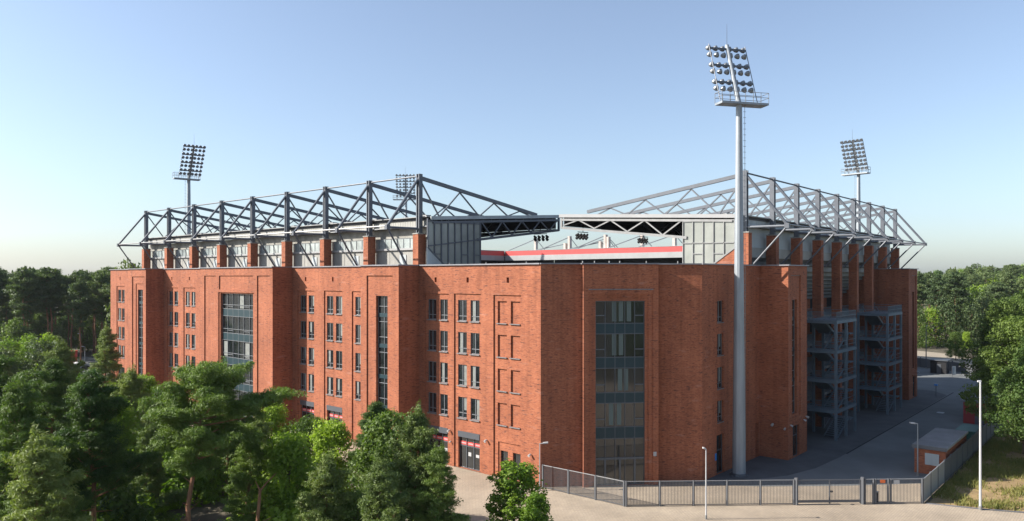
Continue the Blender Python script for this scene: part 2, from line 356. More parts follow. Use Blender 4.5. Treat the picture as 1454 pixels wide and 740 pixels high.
# tower fronts
def tower(ya, yb, rects, x=-3.0):
    left_wall(x, ya, yb, rects)
    walls.quad((x,ya,0),(0,ya,0),(0,ya,HT),(x,ya,HT)); walls.quad((x,yb,0),(0,yb,0),(0,yb,HT),(x,yb,HT))
def slit(p0, p1, ptop_px, x=-3.0):
    y0, y1 = yw(p0, p1, x); return y0, y1
y0, y1 = slit(193.6,200.6,0); pa, pb = yw(187.5,205,-3)
tower(t1a, t1b, [(pa-0.0, pb, 0, 20.6, 0.14, False), (y0-.5, y1+.6, 0, 19.4, 0.26, False), (y0, y1, 0.3, 18.35, 0.6, True)])
windows.append(('slit', (-3,0,0), (0,1,0), NX, y0, y1, 0.3, 18.35))
y0, y1 = slit(532.6,549,0); pa, pb = yw(520.5,557.5,-3)
tower(t3a, t3b, [(pa, pb, 0, 20.75, 0.14, False), (y0, y1, 0.3, 18.45, 0.6, True)])
windows.append(('slit', (-3,0,0), (0,1,0), NX, y0, y1, 0.3, 18.45))
y0, y1 = slit(311.6,358,0); pa, pb = yw(290,306.5,-3); pc, pd = yw(364.8,383.5,-3)
tower(t2a, t2b, [(pa, pb, 0, 20.75, 0.14, False), (pc, pd, 0, 20.75, 0.14, False), (y0-.2, y1+.15, 18.75, 20.75, 0.14, False), (y0-.5, y1+.35, 0, 18.35, 0.14, False), (y0, y1, 0.3, 18.2, 0.65, True)])
windows.append(('curtain', (-3,0,0), (0,1,0), NX, y0, y1, 0.3, 18.2))
walls.box(0.001, 12, yend-0.3, yend, 0, HT)
# cut corner with its portal
KX, KY = 12.2, -11.0
kd = Vector((KX,KY,0)).normalized(); kn = Vector((kd.y, -kd.x, 0))       # outward: towards -x,-y
kn = Vector((-abs(kn.x), -abs(kn.y), 0)); KL = math.hypot(KX,KY)
def ku(px, off=0.0):                       # distance along the cut corner seen in direction px
    a = (px-727)/1051; d = Vector((FY*a+FX, -FX*a+FY, 0)); o = Vector((CX,CY,0)); p0 = kn*off
    t = (p0-o).dot(kn)/d.dot(kn); return (o+d*t-p0).dot(kd)
PO = 0.6
pu0, pu1 = ku(828.5, PO), ku(935, PO)
facade(walls, (0,0,0), kd, kn, 0, pu0, 0, HT, [])
p_a = kn*PO
g0, g1 = ku(846.5, PO), ku(917, PO)
facade(walls, p_a, kd, kn, pu0, pu1, 0, HT, [(g0-.75, g1+.75, 0, 18.9, 0.15, False), (g0-.32, g1+.32, 0, 18.6, 0.27, False), (g0, g1, 0.02, 18.25, 0.6, True)])
windows.append(('portal', tuple(p_a), tuple(kd), tuple(kn), g0, g1, 0.02, 18.25))
q0 = kd*pu0; walls.quad((q0.x,q0.y,0), tuple(q0+kn*PO), (q0.x+kn.x*PO,q0.y+kn.y*PO,HT), (q0.x,q0.y,HT))
q1 = kd*pu1; qi = q1-kn*0.9  # set-back start angles the panel beyond the portal so grazing sun lights it
walls.quad((q1.x+kn.x*PO,q1.y+kn.y*PO,0), (qi.x,qi.y,0), (qi.x,qi.y,HT), (q1.x+kn.x*PO,q1.y+kn.y*PO,HT))
walls.quad((qi.x,qi.y,0), (KX,KY,0), (KX,KY,HT), (qi.x,qi.y,HT))
b = MB(); p0 = kd*(g0-.75)+kn*(PO+.03); p1 = kd*(g1+.75)+kn*(PO+.03)
b.bar((p0.x,p0.y,19.38), (p1.x,p1.y,19.38), .1, .1); b.build('lintel_ledge', M['sill'], bld)
# right-hand facade
TB0, TB1, TC0, TC1, YB = 26.5, 32.4, 80.0, 85.8, -14.3
r = []
x0, x1 = xpl(1018.5,-11), xpl(1027.5,-11)
for z0, z1 in FL: r.append((x0, x1, z0, z1, REV, True)); windows.append(('win', (0,-11,0), (1,0,0), NY, x0, x1, z0, z1))
xd0, xd1 = xpl(1017.5,-11), xpl(1028.5,-11); r.append((xd0, xd1, 0.02, 4.1, 0.4, True)); windows.append(('door', (0,-11,0), (1,0,0), NY, xd0, xd1, 0.02, 4.1))
xd0, xd1 = xpl(1072.5,-11), xpl(1078,-11); r.append((xd0, min(xd1, 26.3), 0.02, 3.9, 0.4, False))
facade(walls, (0,-11,0), (1,0,0), NY, KX, TB0, 0, HT, r)
def rtower(xa, xb, s0, s1):
    facade(walls, (0,YB,0), (1,0,0), NY, xa, xb, 0, HT, [(s0-.7, s1+.75, 4.6, 20.8, 0.13, False), (s0, s1, 4.9, 18.0, 0.55, True), (s0-.15, s1+.35, 0.02, 3.6, 0.6, True)])
    windows.append(('slit', (0,YB,0), (1,0,0), NY, s0, s1, 4.9, 18.0)); windows.append(('door', (0,YB,0), (1,0,0), NY, s0-.15, s1+.35, 0.02, 3.6))
    walls.quad((xa,YB,0),(xa,-3,0),(xa,-3,HT),(xa,YB,HT)); walls.quad((xb,YB,0),(xb,-3,0),(xb,-3,HT),(xb,YB,HT))
    b = MB(); b.box(s0-.5, s1+.7, YB-.15, YB-.003, 3.75, 3.98); b.build('door_lintel', M['brick'], bld)
rtower(TB0, TB1, xpl(1126.5,YB), xpl(1133.5,YB)); rtower(TC0, TC1, xpl(1296.5,YB), xpl(1299.5,YB))
facade(walls, (0,-3.0,0), (1,0,0), NY, TB1, TC0, 0, 22.4, [(x, x+3.4, z, z+2.5, 0.3, True) for x in (34,42,50,58,66,74) for z in (0.02,4.0,7.8,11.5,15.2)])
walls.box(TC1, 92, -3.1, -2.8, 0, HT); walls.box(91.7, 92, -2.8, 12, 0, HT)
walls.build('wall', M['brick'], bld)
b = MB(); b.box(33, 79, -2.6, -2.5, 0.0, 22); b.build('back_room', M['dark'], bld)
# coping along the roof edge
out = [(0,yend),(0,t1b),(-3,t1b),(-3,t1a),(0,t1a),(0,t2b),(-3,t2b),(-3,t2a),(0,t2a),(0,t3b),(-3,t3b),(-3,t3a),(0,t3a),(0,0),
       tuple((kd*pu0)[:2]), tuple((kd*pu0+kn*PO)[:2]), tuple((kd*pu1+kn*PO)[:2]), tuple(qi[:2]), (KX,KY),(TB0,-11),(TB0,YB),(TB1,YB),(TB1,-3),(TC0,-3),(TC0,YB),(TC1,YB),(TC1,-3),(92,-3)]
b = MB()
for i, ((xa,ya),(xb,yb)) in enumerate(zip(out, out[1:])):
    z = HT+0.055+(i % 2)*0.004; d = Vector((xb-xa, yb-ya, 0)).normalized()*0.19
    if abs(d.x) > abs(d.y)*0 and (xa,ya) in ((TB1,-3),): continue
    b.bar((xa-d.x,ya-d.y,z), (xb+d.x,yb+d.y,z), 0.40, 0.13)
b.build('coping', M['coping'], bld)
# roof terrace and inner wall
b = MB()
b.poly([(0.03,0.05),(0.03,yend-.4),(12,yend-.4),(12,12),(12.25,-10.9),(qi.x+.1,qi.y+.1)], 20.7, 21.0)
b.poly([(12.3,-10.9),(12.3,-2),(TB1-.1,-2),(TB1-.1,YB+.1),(TB0+.1,YB+.1),(TB0+.1,-10.9)], 20.72, 21.02)
b.poly([(TC0+.1,YB+.1),(TC0+.1,-2),(TC1-.1,-2),(TC1-.1,YB+.1)], 20.72, 21.02)
for ya, yb in ((t1a,t1b),(t2a,t2b),(t3a,t3b)): b.box(-2.97, 0.02, ya+.03, yb-.03, 20.74, 21.0)
b.poly([(12,12),(12,yend),(11.8,yend),(11.8,12)], 0, 21.0)
b.poly([(12,12),(26,-2),(26,-2.2),(11.9,11.9)], 0, 21.0)
b.build('roof_terrace', M['roofing'], bld)
# concourse floors in the open middle of the right side
b = MB()
for z in (3.8, 7.6, 11.3, 15.0): b.box(TB1+.05, TC0-.05, -9.2, -3.01, z-0.35, z)
b.build('concourse_floor', M['concrete'], bld)
b = MB()
for z in (3.8, 7.6, 11.3, 15.0):
    for x in np.arange(TB1+.3, TC0-.2, 0.25): b.box(x, x+.02, -9.12, -9.09, z, z+1.1)
    b.box(TB1+.05, TC0-.05, -9.13, -9.07, z+1.1, z+1.15)
b.build('concourse_railing', M['stair'], bld)

# windows
def build_window(kind, O, U, Nn, u0, u1, z0, z1, idx, rnd):
    O = Vector(O); U = Vector(U); Nn = Vector(Nn); W = u1-u0; H = z1-z0
    depth = {'win': REV-.06, 'entry': .42, 'narrow': .47, 'slit': .5, 'curtain': .55, 'portal': .5, 'door': .32, 'glazed': .28, 'sill': .2}[kind]
    def T(u, d, z): p = O+U*u-Nn*d; return (p.x, p.y, z)      # d inward
    def fr(): return MB(T)
    if kind == 'sill':
        f = fr(); f.box(u0-.06, u1+.06, -.03, .2, z0-.09, z0-.002); f.build('window_sill', M['sill'], bld); return
    f = fr(); d0 = depth; fw = .07 if kind in ('win','slit','narrow','glazed') else .08
    f.box(u0, u0+fw, d0-.06, d0+.06, z0, z1); f.box(u1-fw, u1, d0-.06, d0+.06, z0, z1)
    f.box(u0+fw, u1-fw, d0-.06, d0+.06, z1-fw, z1); f.box(u0+fw, u1-fw, d0-.06, d0+.06, z0, z0+fw)
    name = {'win':'window','entry':'glazed_entrance','narrow':'window','slit':'tall_window','curtain':'glass_front','portal':'portal_glazing','door':'door','glazed':'window'}[kind]
    if kind == 'win':
        um = u0+W*0.5; f.box(um-.04, um+.04, d0-.07, d0+.05, z0+fw, z1-fw)
        f.box(u0+fw, um-.04, d0-.055, d0+.05, z0+.5, z0+.57); f.box(um+.04, u1-fw, d0-.055, d0+.05, z0+.5, z0+.57)
    if kind in ('narrow','glazed'):
        f.box(u0+fw, u1-fw, d0-.055, d0+.05, z0+1.2, z0+1.27)
    if kind == 'slit':
        um = u0+W*.45; f.box(um-.03, um+.03, d0-.07, d0+.05, z0+fw, z1-fw)
    if kind == 'door':
        f.box(u0+fw, u1-fw, d0-.055, d0+.05, z0+2.3, z0+2.42)
    if kind == 'entry':
        f.box(u0+.001, u1-.001, d0-.35, d0-.065, z1-.62, z1-.003)                # header box
        for k in (1, 2): um = u0+W*k/3; f.box(um-.05, um+.05, d0-.07, d0+.05, z0+fw, z1-.6)
        f.box(u0+fw, u1-fw, d0-.065, d0+.04, z0+2.35, z0+2.43)
    if kind in ('curtain','portal'):
        n = 6 if kind == 'curtain' else 5
        for k in range(1, n): um = u0+W*k/n; f.box(um-.03, um+.03, d0-.09, d0+.05, z0+fw, z1-fw)
    fo = f.build(name, M['lframe'] if kind in ('win','slit','curtain') else M['frame'], bld)
    p = fr(); p.box(u0+fw, u1-fw, d0, d0+.03, z0+fw, z1-fw); p.build('pane', M['glass'], fo)
    if kind == 'win':
        s_ = fr(); s_.box(u0-.05, u1+.05, -.02 if Nn.x else -.02, d0-.06, z0-.1, z0-.002); s_.build('sill', M['sill'], fo)
        if rnd.random() < 0.55:
            c = fr(); a = rnd.choice([0, .5]); hb = rnd.choice([0.0, 0.0, .55, .7])
            c.box(u0+fw+W*a*.9, u0+fw+W*(a*.9+.34), d0-.012, d0-.002, z0+fw+(H*hb*.5 if hb else 0), z1-fw); c.build('curtain', M['curtain'], fo)
    if kind in ('slit',):
        c = fr(); z = z1-2.2
        while z > z0+1: c.box(u0+fw, u1-fw, d0-.08, d0-.02, z-.22, z+.22); z -= 3.5
        c.build('spandrel', M['spandrel'], fo)
        c = fr(); z = z1-1.2
        while z > z0+1: c.box(u0+fw, u1-fw, d0-.075, d0-.015, z-.03, z+.03); z -= 1.75
        c.build('transom', M['lframe'], fo)
    if kind == 'curtain':
        c = fr(); zz = [18.2-3.3-3.5*k for k in range(5)]
        for z in zz: c = fr(); c.box(u0+fw, u1-fw, d0-.08, d0-.01, max(z0+.1, z), z+1.05); c.build('spandrel', M['spandrel'], fo)
        c = fr()
        for z in zz:
            for zt in (z+1.05, z, z+1.65): c.box(u0+fw, u1-fw, d0-.1, d0-.01, max(z0+.1, zt)-.03, max(z0+.1, zt)+.03)
            for k in (1, 4):
                c.box(u0+W*k/6+.05, u0+W*(k+1)/6-.05, d0-.1, d0-.01, z+1.4, z+1.46)
        c.build('transom', M['lframe'], fo)
        c = fr()
        for z in zz:
            for k in range(6):
                if rnd.random() < .14: c = fr(); c.box(u0+W*k/6+.1, u0+W*(k+.8)/6, d0-.012, d0-.003, max(z0+.2,z+1.2), z+3.3); c.build('blind', M['curtain'], fo)
    if kind == 'portal':
        c = fr()
        dimb = mat('dim_blind', (.10,.13,.12), .8)
        bands = [(15.0,16.0),(11.6,12.65),(8.15,9.15),(4.65,5.75)]
        for a, c2 in bands: c = fr(); c.box(u0+fw, u1-fw, d0-.08, d0-.01, a, c2); c.build('spandrel', M['spandrel'], fo)
        c = fr()
        for a, c2 in bands:
            c.box(u0+fw, u1-fw, d0-.1, d0-.005, a-.05, a+.02); c.box(u0+fw, u1-fw, d0-.1, d0-.005, c2-.02, c2+.05)
            for k in (0, 4): c.box(u0+W*k/5+.04, u0+W*(k+1)/5-.04, d0-.1, d0-.005, c2+.75, c2+.85)
        c.box(u0+fw, u1-fw, d0-.1, d0-.005, 2.55, 2.75)
        for k in (1, 2.5, 4): um = u0+W*k/5; c.box(um-.09, um+.09, d0-.095, d0-.006, 0.1, 2.55)
        c.build('transom', M['frame'], fo)
        c = fr()
        for (a, c2), ks in zip(bands, ((1.7,2.4,3.2),(1.7,2.4),(2.3,2.9),(1.4,2.2))):
            for k in ks: c = fr(); c.box(u0+W*k/5, u0+W*(k+.45)/5, d0-.012, d0-.003, c2+.2, c2+2.35); c.build('blind', dimb, fo)
    if kind == 'door':
        h = fr(); h.box(u0+.12, u0+.16, d0-.16, d0-.11, z0+.95, z0+1.25); h.build('handle', M['lframe'], fo)
    if kind == 'entry':
        s_ = fr(); s_.box(u0+fw, u1-fw, d0-.02, d0-.004, z0+2.48, z0+2.85); s_.build('red_band', M['red'], fo)
        s_ = fr()
        for k in range(3):
            for j in range(5):
                a = u0+W*(k+.18+j*.13)/3; s_.box(a, a+W*.028, d0-.026, d0-.021, z0+2.58, z0+2.74)
        s_.build('band_lettering', M['whitep'], fo)
        s_ = fr(); s_.box(u0+W*.47, u0+W*.60, d0-.03, d0-.005, z0+1.35, z0+1.75); s_.box(u0+W*.10, u0+W*.25, d0-.03, d0-.005, z0+1.35, z0+1.65)
        s_.build('notice', M['whitep'], fo)
rnd = random.Random(5)
for i, wd in enumerate(windows): build_window(*wd, i, rnd)
# lamps and boxes fixed to the wall
def wall_lamp(x, y, z, nx, ny, s=1.0):
    b = MB(); n_ = Vector((nx,ny,0)); p = Vector((x,y,z))
    b.bar(p, p+n_*.18*s, .06, .06); b.tube(p+n_*.12*s+Vector((0,0,.0)), p+n_*.42*s-Vector((0,0,.12)), .10*s, .15*s, 10); b.build('wall_lamp', M['whitep'], bld)
for px, z in ((691.5,3.6),(754,3.05),(639,3.9),(640.5,2.7)): wall_lamp(0, ypl(px,0), z, -1, 0, .9 if z > 3 else .6)
p = kd*ku(930,PO)+kn*PO; b = MB(); b.box(p.x-.12,p.x+.12,p.y-.12,p.y+.12,2.9,3.3); b.build('wall_box', M['whitep'], bld)
wall_lamp(TB0, -12.6, 3.9, -1, 0); wall_lamp(TB0, -14.0, 3.6, -1, 0, .8); wall_lamp(TB0+.5, YB, 3.9, 0, -1, .8); wall_lamp(TB1-.5, YB, 4.2, 0, -1, .9); wall_lamp(TB1-1.2, YB, 3.9, 0, -1, .8)
wall_lamp(TC0, -12.4, 3.6, -1, 0, 1.2); wall_lamp(TC1-.5, YB, 4.2, 0, -1, 1)
b = MB(); x = xpl(1016,-11); b.box(x-.14,x+.14,-11.06,-11.003,1.6,2.3); b.build('door_sign', M['blue'], bld)
for px, yy in ((862, 0),(882,0),(925,0)):
    pass
b = MB()
for px in (829, 846, 867, 882, 920, 965): q = kd*ku(px, .2)+kn*-.3; b.tube((q.x,q.y,21.95),(q.x,q.y,22.2),.07,n=6)
for yy in (2, 7.5, 13): b.tube((.2,yy,21.95),(.2,yy,22.15),.05,n=6)
b.build('roof_vent', M['steel_light'], bld)

# ------------------------------------------------------------------ grandstands
RS = [0.068]
def roofz(d): return 27.55+RS[0]*d
def stand(label, s0, sp, npost, Mf, root_loc, gs, tie_d, left):
    """s along the facade, d inward from the post plane"""
    root = thing('grandstand', root_loc, label, 'grandstand'); RS[0] = .068 if left else .054
    s_end = s0+sp*(npost-1); ge = s_end+1.5
    nodes = [(5.2-2,0),(8.7-2,1),(10.2,0),(13,1),(15.7,0),(18.2,1),(20.3,0)]
    def chz(d): return 32.2-(32.2-29.25)*d/21.6
    for i in range(npost):
        s = s0+sp*i
        b = MB(Mf); zb = 20.8 if left or i in (0,1,8) else 0.0
        b.box(s-.47, s+.47, -.6, .6, zb if zb else 0.0, 25.6); pr = b.build('brick_pier', M['brick'], root)
        b = MB(Mf); b.box(s-.52, s+.52, -.65, .65, 25.603, 25.72); b.build('pier_cap', M['concrete'], pr)
        b = MB(Mf); b.box(s-.27, s-.13, -.28, .28, 25.75, 32.7); b.box(s+.13, s+.27, -.28, .28, 25.75, 32.7); b.box(s-.129, s+.129, -.06, .06, 25.75, 32.6)
        b.box(s-.4, s+.4, -.4, .4, 25.722, 25.78); po = b.build('steel_post', M['steel'], root)
        tf = MB(Mf)
        tf.tube((s,-.1,32.2), (s,-4.85,26.3), .17); tf.tube((s,-4.75,26.2), (s,-.3,26.25), .15)
        tf.tube((s,-4.8,26.15), (s,tie_d,21.95), .11)
        tf.box(s-.2, s+.2, -5.05, -4.55, 25.95, 26.5)
        tf.build('outrigger', M['steel'], root)
        tf = MB(Mf)
        dd = Vector((0, 21.6, 29.25-32.2)); tf.bar((s,.2,32.25), (s,21.8,chz(21.7)), .34, .42)
        prev = (0.2, chz(0)-.3)
        for d, top in nodes:
            q = (d, chz(d)-.2 if top else roofz(d)+.1)
            tf.bar((s,prev[0],prev[1]), (s,q[0],q[1]), .15, .15); prev = q
        tf.build('roof_truss', M['steel'], root)
        if i > 0:
            uf = MB(Mf)
            uf.bar((s,7,25.2), (s,25,27.3), .2, .28); prevp = (7, 25.2); up = True
            for d in np.arange(9.2, 25, 2.3):
                z = roofz(d)-.4 if up else 25.2+(d-7)*.1167; uf.bar((s,prevp[0],prevp[1]), (s,d,z), .1, .1); prevp = (d, z); up = not up
            uf.build('lower_truss', M['steel'], root)
    b = MB(Mf); b.tube((s0,0,32.45), (s_end,0,32.45), .10); b.build('top_tie', M['steel'], root)
    b = MB(Mf); b.tube((s0,-4.8,26.35), (s_end,-4.8,26.35), .09); b.build('outer_tie', M['steel_light'], root)
    # roof
    b = MB(Mf)
    a0, a1 = gs, ge
    for (da, db, o0, o1) in ((.55, 25.5, -.30, 0.0),):
        b.add([(a0+.3,da,roofz(da)+o0),(a1,da,roofz(da)+o0),(a1,db,roofz(db)+o0),(a0+.3,db,roofz(db)+o0),(a0+.3,da,roofz(da)+o1),(a1,da,roofz(da)+o1),(a1,db,roofz(db)+o1),(a0+.3,db,roofz(db)+o1)],
              [(0,3,2,1),(4,5,6,7),(0,1,5,4),(1,2,6,5),(2,3,7,6),(3,0,4,7)])
    rf = b.build('roof', M['soffit'], root)
    b = MB(Mf)
    for d in np.arange(2, 25, 1.6): b.bar((a0+.5,d,roofz(d)-.42), (a1-.2,d,roofz(d)-.42), .16, .2)
    b.build('purlin', M['steel'], rf)
    b = MB(Mf)
    b.add([(a0+.6,5,25.05),(a1-.3,5,25.05),(a1-.3,25.3,27.35),(a0+.6,25.3,27.35),(a0+.6,5,25.11),(a1-.3,5,25.11),(a1-.3,25.3,27.41),(a0+.6,25.3,27.41)], [(0,3,2,1),(4,5,6,7),(0,1,5,4),(1,2,6,5),(2,3,7,6),(3,0,4,7)])
    b.box(a0+.6, a1-.3, 25.2, 25.3, 27.45, 28.95)
    b.build('shade_lining', M['soffit'], rf)  # added dark lining and inner closure, so the space behind the gable looks shaded
    # gable fascia and beam under it
    b = MB(Mf); b.bar((a0,.6,roofz(.6)-.1), (a0,25.6,roofz(25.6)-.1), .18, .42); b.build('gable_fascia', M['white'] if not left else M['panel'], root)
    b = MB(Mf); b.bar((a0+.12,1,roofz(1)-.62), (a0+.12,25.3,roofz(25.3)-.62), .25, .28)
    g_in = 9.1 if left else 7.2
    b.bar((a0+.12,g_in-.5,25.25), (a0+.12,25.2,27.2), .25, .32); b.bar((a0+.12,25.3,29.0), (a0+.12,25.3,27.1), .3, .2)
    nn = 8 if left else 7
    ds = np.linspace(g_in+.2, 25, nn+1)
    for k in range(nn):
        za = roofz(ds[k])-.65 if k % 2 == 0 else 25.35+(ds[k]-g_in)*.122; zb = roofz(ds[k+1])-.65 if k % 2 else 25.35+(ds[k+1]-g_in)*.122
        b.bar((a0+.12,ds[k],za), (a0+.12,ds[k+1],zb), .14, .16)
    b.build('gable_truss', M['steel'] if left else M['steel_light'], root)
    # end screen
    d_s = .15 if left else .75
    b = MB(Mf); zt = roofz(4)-.7
    if left:
        poly = [(d_s,24.07),(3.95,21.2),(9.1,21.2),(9.1,zt+.3),(d_s,zt)]; rest = [(d_s,24.05),(d_s,21.2),(3.92,21.2)]
    else:
        poly = [(d_s,23.9),(4.6,21.2),(7.2,21.2),(7.2,zt+.1),(d_s,zt)]; rest = [(d_s,23.87),(d_s,21.2),(4.57,21.2)]
    def prism(b, pl, sa, sb):
        n = len(pl); b.add([(sa,d,z) for d,z in pl]+[(sb,d,z) for d,z in pl], [tuple(range(n)), tuple(range(n,2*n))]+[(k,(k+1)%n,n+(k+1)%n,n+k) for k in range(n)])
    prism(b, poly, a0+.15, a0+.2); sc = b.build('end_screen', M['frosted'], root)
    b = MB(Mf); prism(b, rest, a0+.1, a0+.3); b.build('end_wall', M['panel'] if left else M['brick'], root)
    b = MB(Mf); fm = M['steel'] if left else M['steel_light']; dmax = 9.1 if left else 7.2; nv = 8 if left else 6
    def zlow(d):
        (da, za), (db, zb) = poly[0], poly[1]
        return max(21.3, za+(zb-za)*(d-da)/(db-da))
    for k in range(nv+1 if left else nv):
        d = d_s+(dmax-d_s)*k/(nv if left else nv-1); b.bar((a0+.08,d,zlow(d)), (a0+.08,d,zt+.3 if left else zt+.1), .14 if left else .1, .12)
    b.bar((a0+.08,poly[0][0],poly[0][1]), (a0+.08,poly[1][0],poly[1][1]), .1, .16)
    if left: b.bar((a0+.07,d_s,24.2), (a0+.07,dmax,25.3), .1, .16)
    else: b.bar((a0+.07,d_s,24.5), (a0+.07,dmax,24.6), .1, .1)
    for k in ((1, 5, 7) if left else (1, 3)):
        da = d_s+(dmax-d_s)*k/(nv if left else nv-1); db = d_s+(dmax-d_s)*(k+1)/(nv if left else nv-1); b.bar((a0+.07,da,23.3), (a0+.07,db,23.3), .08, .1)
    b.bar((a0+.07,d_s,zt), (a0+.07,dmax,zt+.1), .1, .14)
    b.build('screen_mullions', fm, sc)
    # rear side: eaves cladding, glazing band, wall
    b = MB(Mf); b.box(a0+.3, a1, .62, .78, 26.62, 27.62)
    s = a0+.5
    while s < a1: b.box(s, s+.06, .60, .618, 26.64, 27.6); s += .45
    b.build('eaves_cladding', M['cladding'] if left else M['panel'], root)
    b = MB(Mf); b.box(a0+.3, a1, .2, .85, 27.622, 27.72); b.box(a0+.3, a1, .2, .8, 26.48, 26.6); b.build('eaves_gutter', M['white'] if left else M['panel'], root)
    b = MB(Mf); b.box(a0+.3, a1, 1.2, 1.35, 25.3, 26.48); b.build('upper_wall', mat('dun_panel', (.25,.24,.21), .8, 0, .3, 1.0) if left else M['panel'], root)
    b = MB(Mf); b.box(a0+.3, a1, 1.0, 1.2, 24.1, 25.298); gb = b.build('glazing_band', mat('pale_glazing', (.26,.30,.30), .15, 0, .3, .8, .9) if left else M['panel'], root)
    if left:
        b = MB(Mf); s = a0+.6
        while s < a1: b.box(s, s+.07, .95, .998, 24.12, 25.28); s += 1.17
        b.box(a0+.5, a1, .94, .999, 25.27, 25.32); b.build('glazing_bars', M['lframe'], gb)
        b = MB(Mf); b.box(a0+.3, a1, .8, 1.3, 23.85, 24.09); b.build('band_ledge', M['white'], root)
        b = MB(Mf); b.box(a0+.3, a1, 1.05, 1.35, 20.9, 23.85)
        s = a0+1
        while s < a1: b.box(s, s+.05, 1.02, 1.048, 20.9, 23.84); s += 2.33
        b.build('rear_wall', M['concrete'], root)
        b = MB(Mf)
        for i in range(npost-1):
            s = s0+sp*i; b = MB(Mf); b.box(s+3.5, s+4.7, .98, 1.04, 21.0, 23.3); b.build('service_door', M['panel'], root)
    else:
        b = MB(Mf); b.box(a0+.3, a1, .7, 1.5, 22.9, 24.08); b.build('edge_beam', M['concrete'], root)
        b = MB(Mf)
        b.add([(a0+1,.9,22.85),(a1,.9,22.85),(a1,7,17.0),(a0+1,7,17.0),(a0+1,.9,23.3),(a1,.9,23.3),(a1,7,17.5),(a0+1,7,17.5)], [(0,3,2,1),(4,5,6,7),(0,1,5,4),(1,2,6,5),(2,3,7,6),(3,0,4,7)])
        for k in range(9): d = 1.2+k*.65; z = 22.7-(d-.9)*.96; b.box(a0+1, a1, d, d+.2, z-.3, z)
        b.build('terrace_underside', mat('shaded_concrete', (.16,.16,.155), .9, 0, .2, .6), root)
    # tiers of the terrace
    b = MB(Mf)
    for k in range(26): d = 1.5+k*.85; z = 22.0-k*.62; b.box(a0+.5, a1, d, d+.86, z-.7, z)
    b.build('seating_tier', M['concrete'], root)
    # floodlight clusters hung at the inner roof edge
    for s in ((21.5, 37, 53, 69, 85) if left else (27.2, 43.3, 60, 76)):
        b = MB(Mf)
        b.tube((s,24.6,28.6), (s,24.6,26.7), .06, n=6); b.bar((s-1.2,24.6,26.75), (s+1.2,24.6,26.75), .1, .1)
        for k in range(4):
            u = s-1.1+k*.73
            for dz, r_ in ((0,.24),(-.38,.22)): b.tube((u,24.55,26.5+dz), (u+.05,24.95,26.25+dz), .13, r_, 8)
        b.build('floodlight_cluster', M['dark'], root)
    for k in range(7): s = a0+4+k*9.7; b = MB(Mf); b.box(s, s+.9, 3.5, 4.3, roofz(4), roofz(4)+.45); b.build('roof_unit', M['steel_light'], root)
    return root
ys0, ys1 = ypl(595.4, 2), ypl(207.6, 2)
stand('brick piered grandstand with steel roof trusses on the left side', ys0, (ys1-ys0)/8, 9, lambda s, d, z: (2+d, s, z), (2, (ys0+ys1)/2, 20.8), ys0-1.35, -1.9, True)
xs0, xs1 = xpl(1058, -10.2), xpl(1271, -10.2)
stand('brick piered grandstand with steel roof trusses on the right side above the stair towers', xs0, (xs1-xs0)/8, 9, lambda s, d, z: (s, -10.2+d, z), ((xs0+xs1)/2, -10.2, 0), 23.15, -.9, False)

# opposite stands with red and white roof edge
def far_stand(label, box, edge, n_in, pylons):
    (x0,x1,y0,y1) = box; root = thing('grandstand', ((x0+x1)/2,(y0+y1)/2,0), label, 'grandstand')
    b = MB(); b.box(x0+.3, x1, y0+.3, y1, 27.0+(.01 if n_in[0] else 0), 27.5+(.01 if n_in[0] else 0)); b.build('roof', M['panel'], root)
    (ax,ay),(bx,by) = edge
    b = MB(); b.bar((ax,ay,27.05), (bx,by,27.05), .3, 1.25); b.build('red_roof_edge', M['red'], root)
    b = MB(); b.bar((ax,ay,25.72), (bx,by,25.72), .26, 1.38); b.build('white_roof_edge', M['white'], root)
    b = MB(); b.bar((ax,ay,27.75), (bx,by,27.75), .5, .12); b.build('roof_gutter', M['white'], root)
    b = MB(); nx, ny = n_in
    for k in range(20):
        d = 3+k*.95; z = 10+k*.62
        if nx: b.box(x0+d, x0+d+.96, y0+1, y1, z-.8, z)
        else: b.box(x0+1, x1, y0+d, y0+d+.96, z-.8, z)
    b.build('seating_tier', mat('dull_green_seats', (.10,.12,.09), .8, 0, .5, 1.2), root)
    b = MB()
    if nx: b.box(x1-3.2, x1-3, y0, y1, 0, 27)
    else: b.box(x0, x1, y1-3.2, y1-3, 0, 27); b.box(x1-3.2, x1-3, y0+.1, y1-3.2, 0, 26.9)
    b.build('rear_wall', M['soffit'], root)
    for (px_, py_, h) in pylons:
        b = MB(); h *= .85; b.box(px_-.5, px_+.5, py_-.32, py_+.32, 27.52, 27.5+h); py = b.build('pylon', mat('buff_pylon', (.42,.36,.32), .8, 0, .2, 1), root)
        b = MB(); b.bar((px_,py_,27.3+h), (px_-1.0,py_+9.5,27.9), .18, .22); b.bar((px_,py_,27.3+h), (px_+2,py_-1.8,27.8), .14, .14); b.build('stay', M['steel'], py)
    return root
F = lambda px, x: ypl(px, x)
far_stand('distant grandstand with a long red and white roof edge seen through the gap', (100,126,2,93.5), ((100,2),(100,93.3)), (1,0),
          [(104,F(761,104),4.4),(104,F(809,104),4.6),(104,F(803,104),2.4),(104,F(860,104),4.6),(104,F(864,104),3.9),(104,F(853,104),2.6),(104,F(912,104),4.2),(104,F(958,104),4)])
far_stand('distant grandstand with a short darker red and white edge beside the glazed screen', (30,126,93.7,120), ((30,93.7),(99.8,93.7)), (0,1), [])
b = MB()

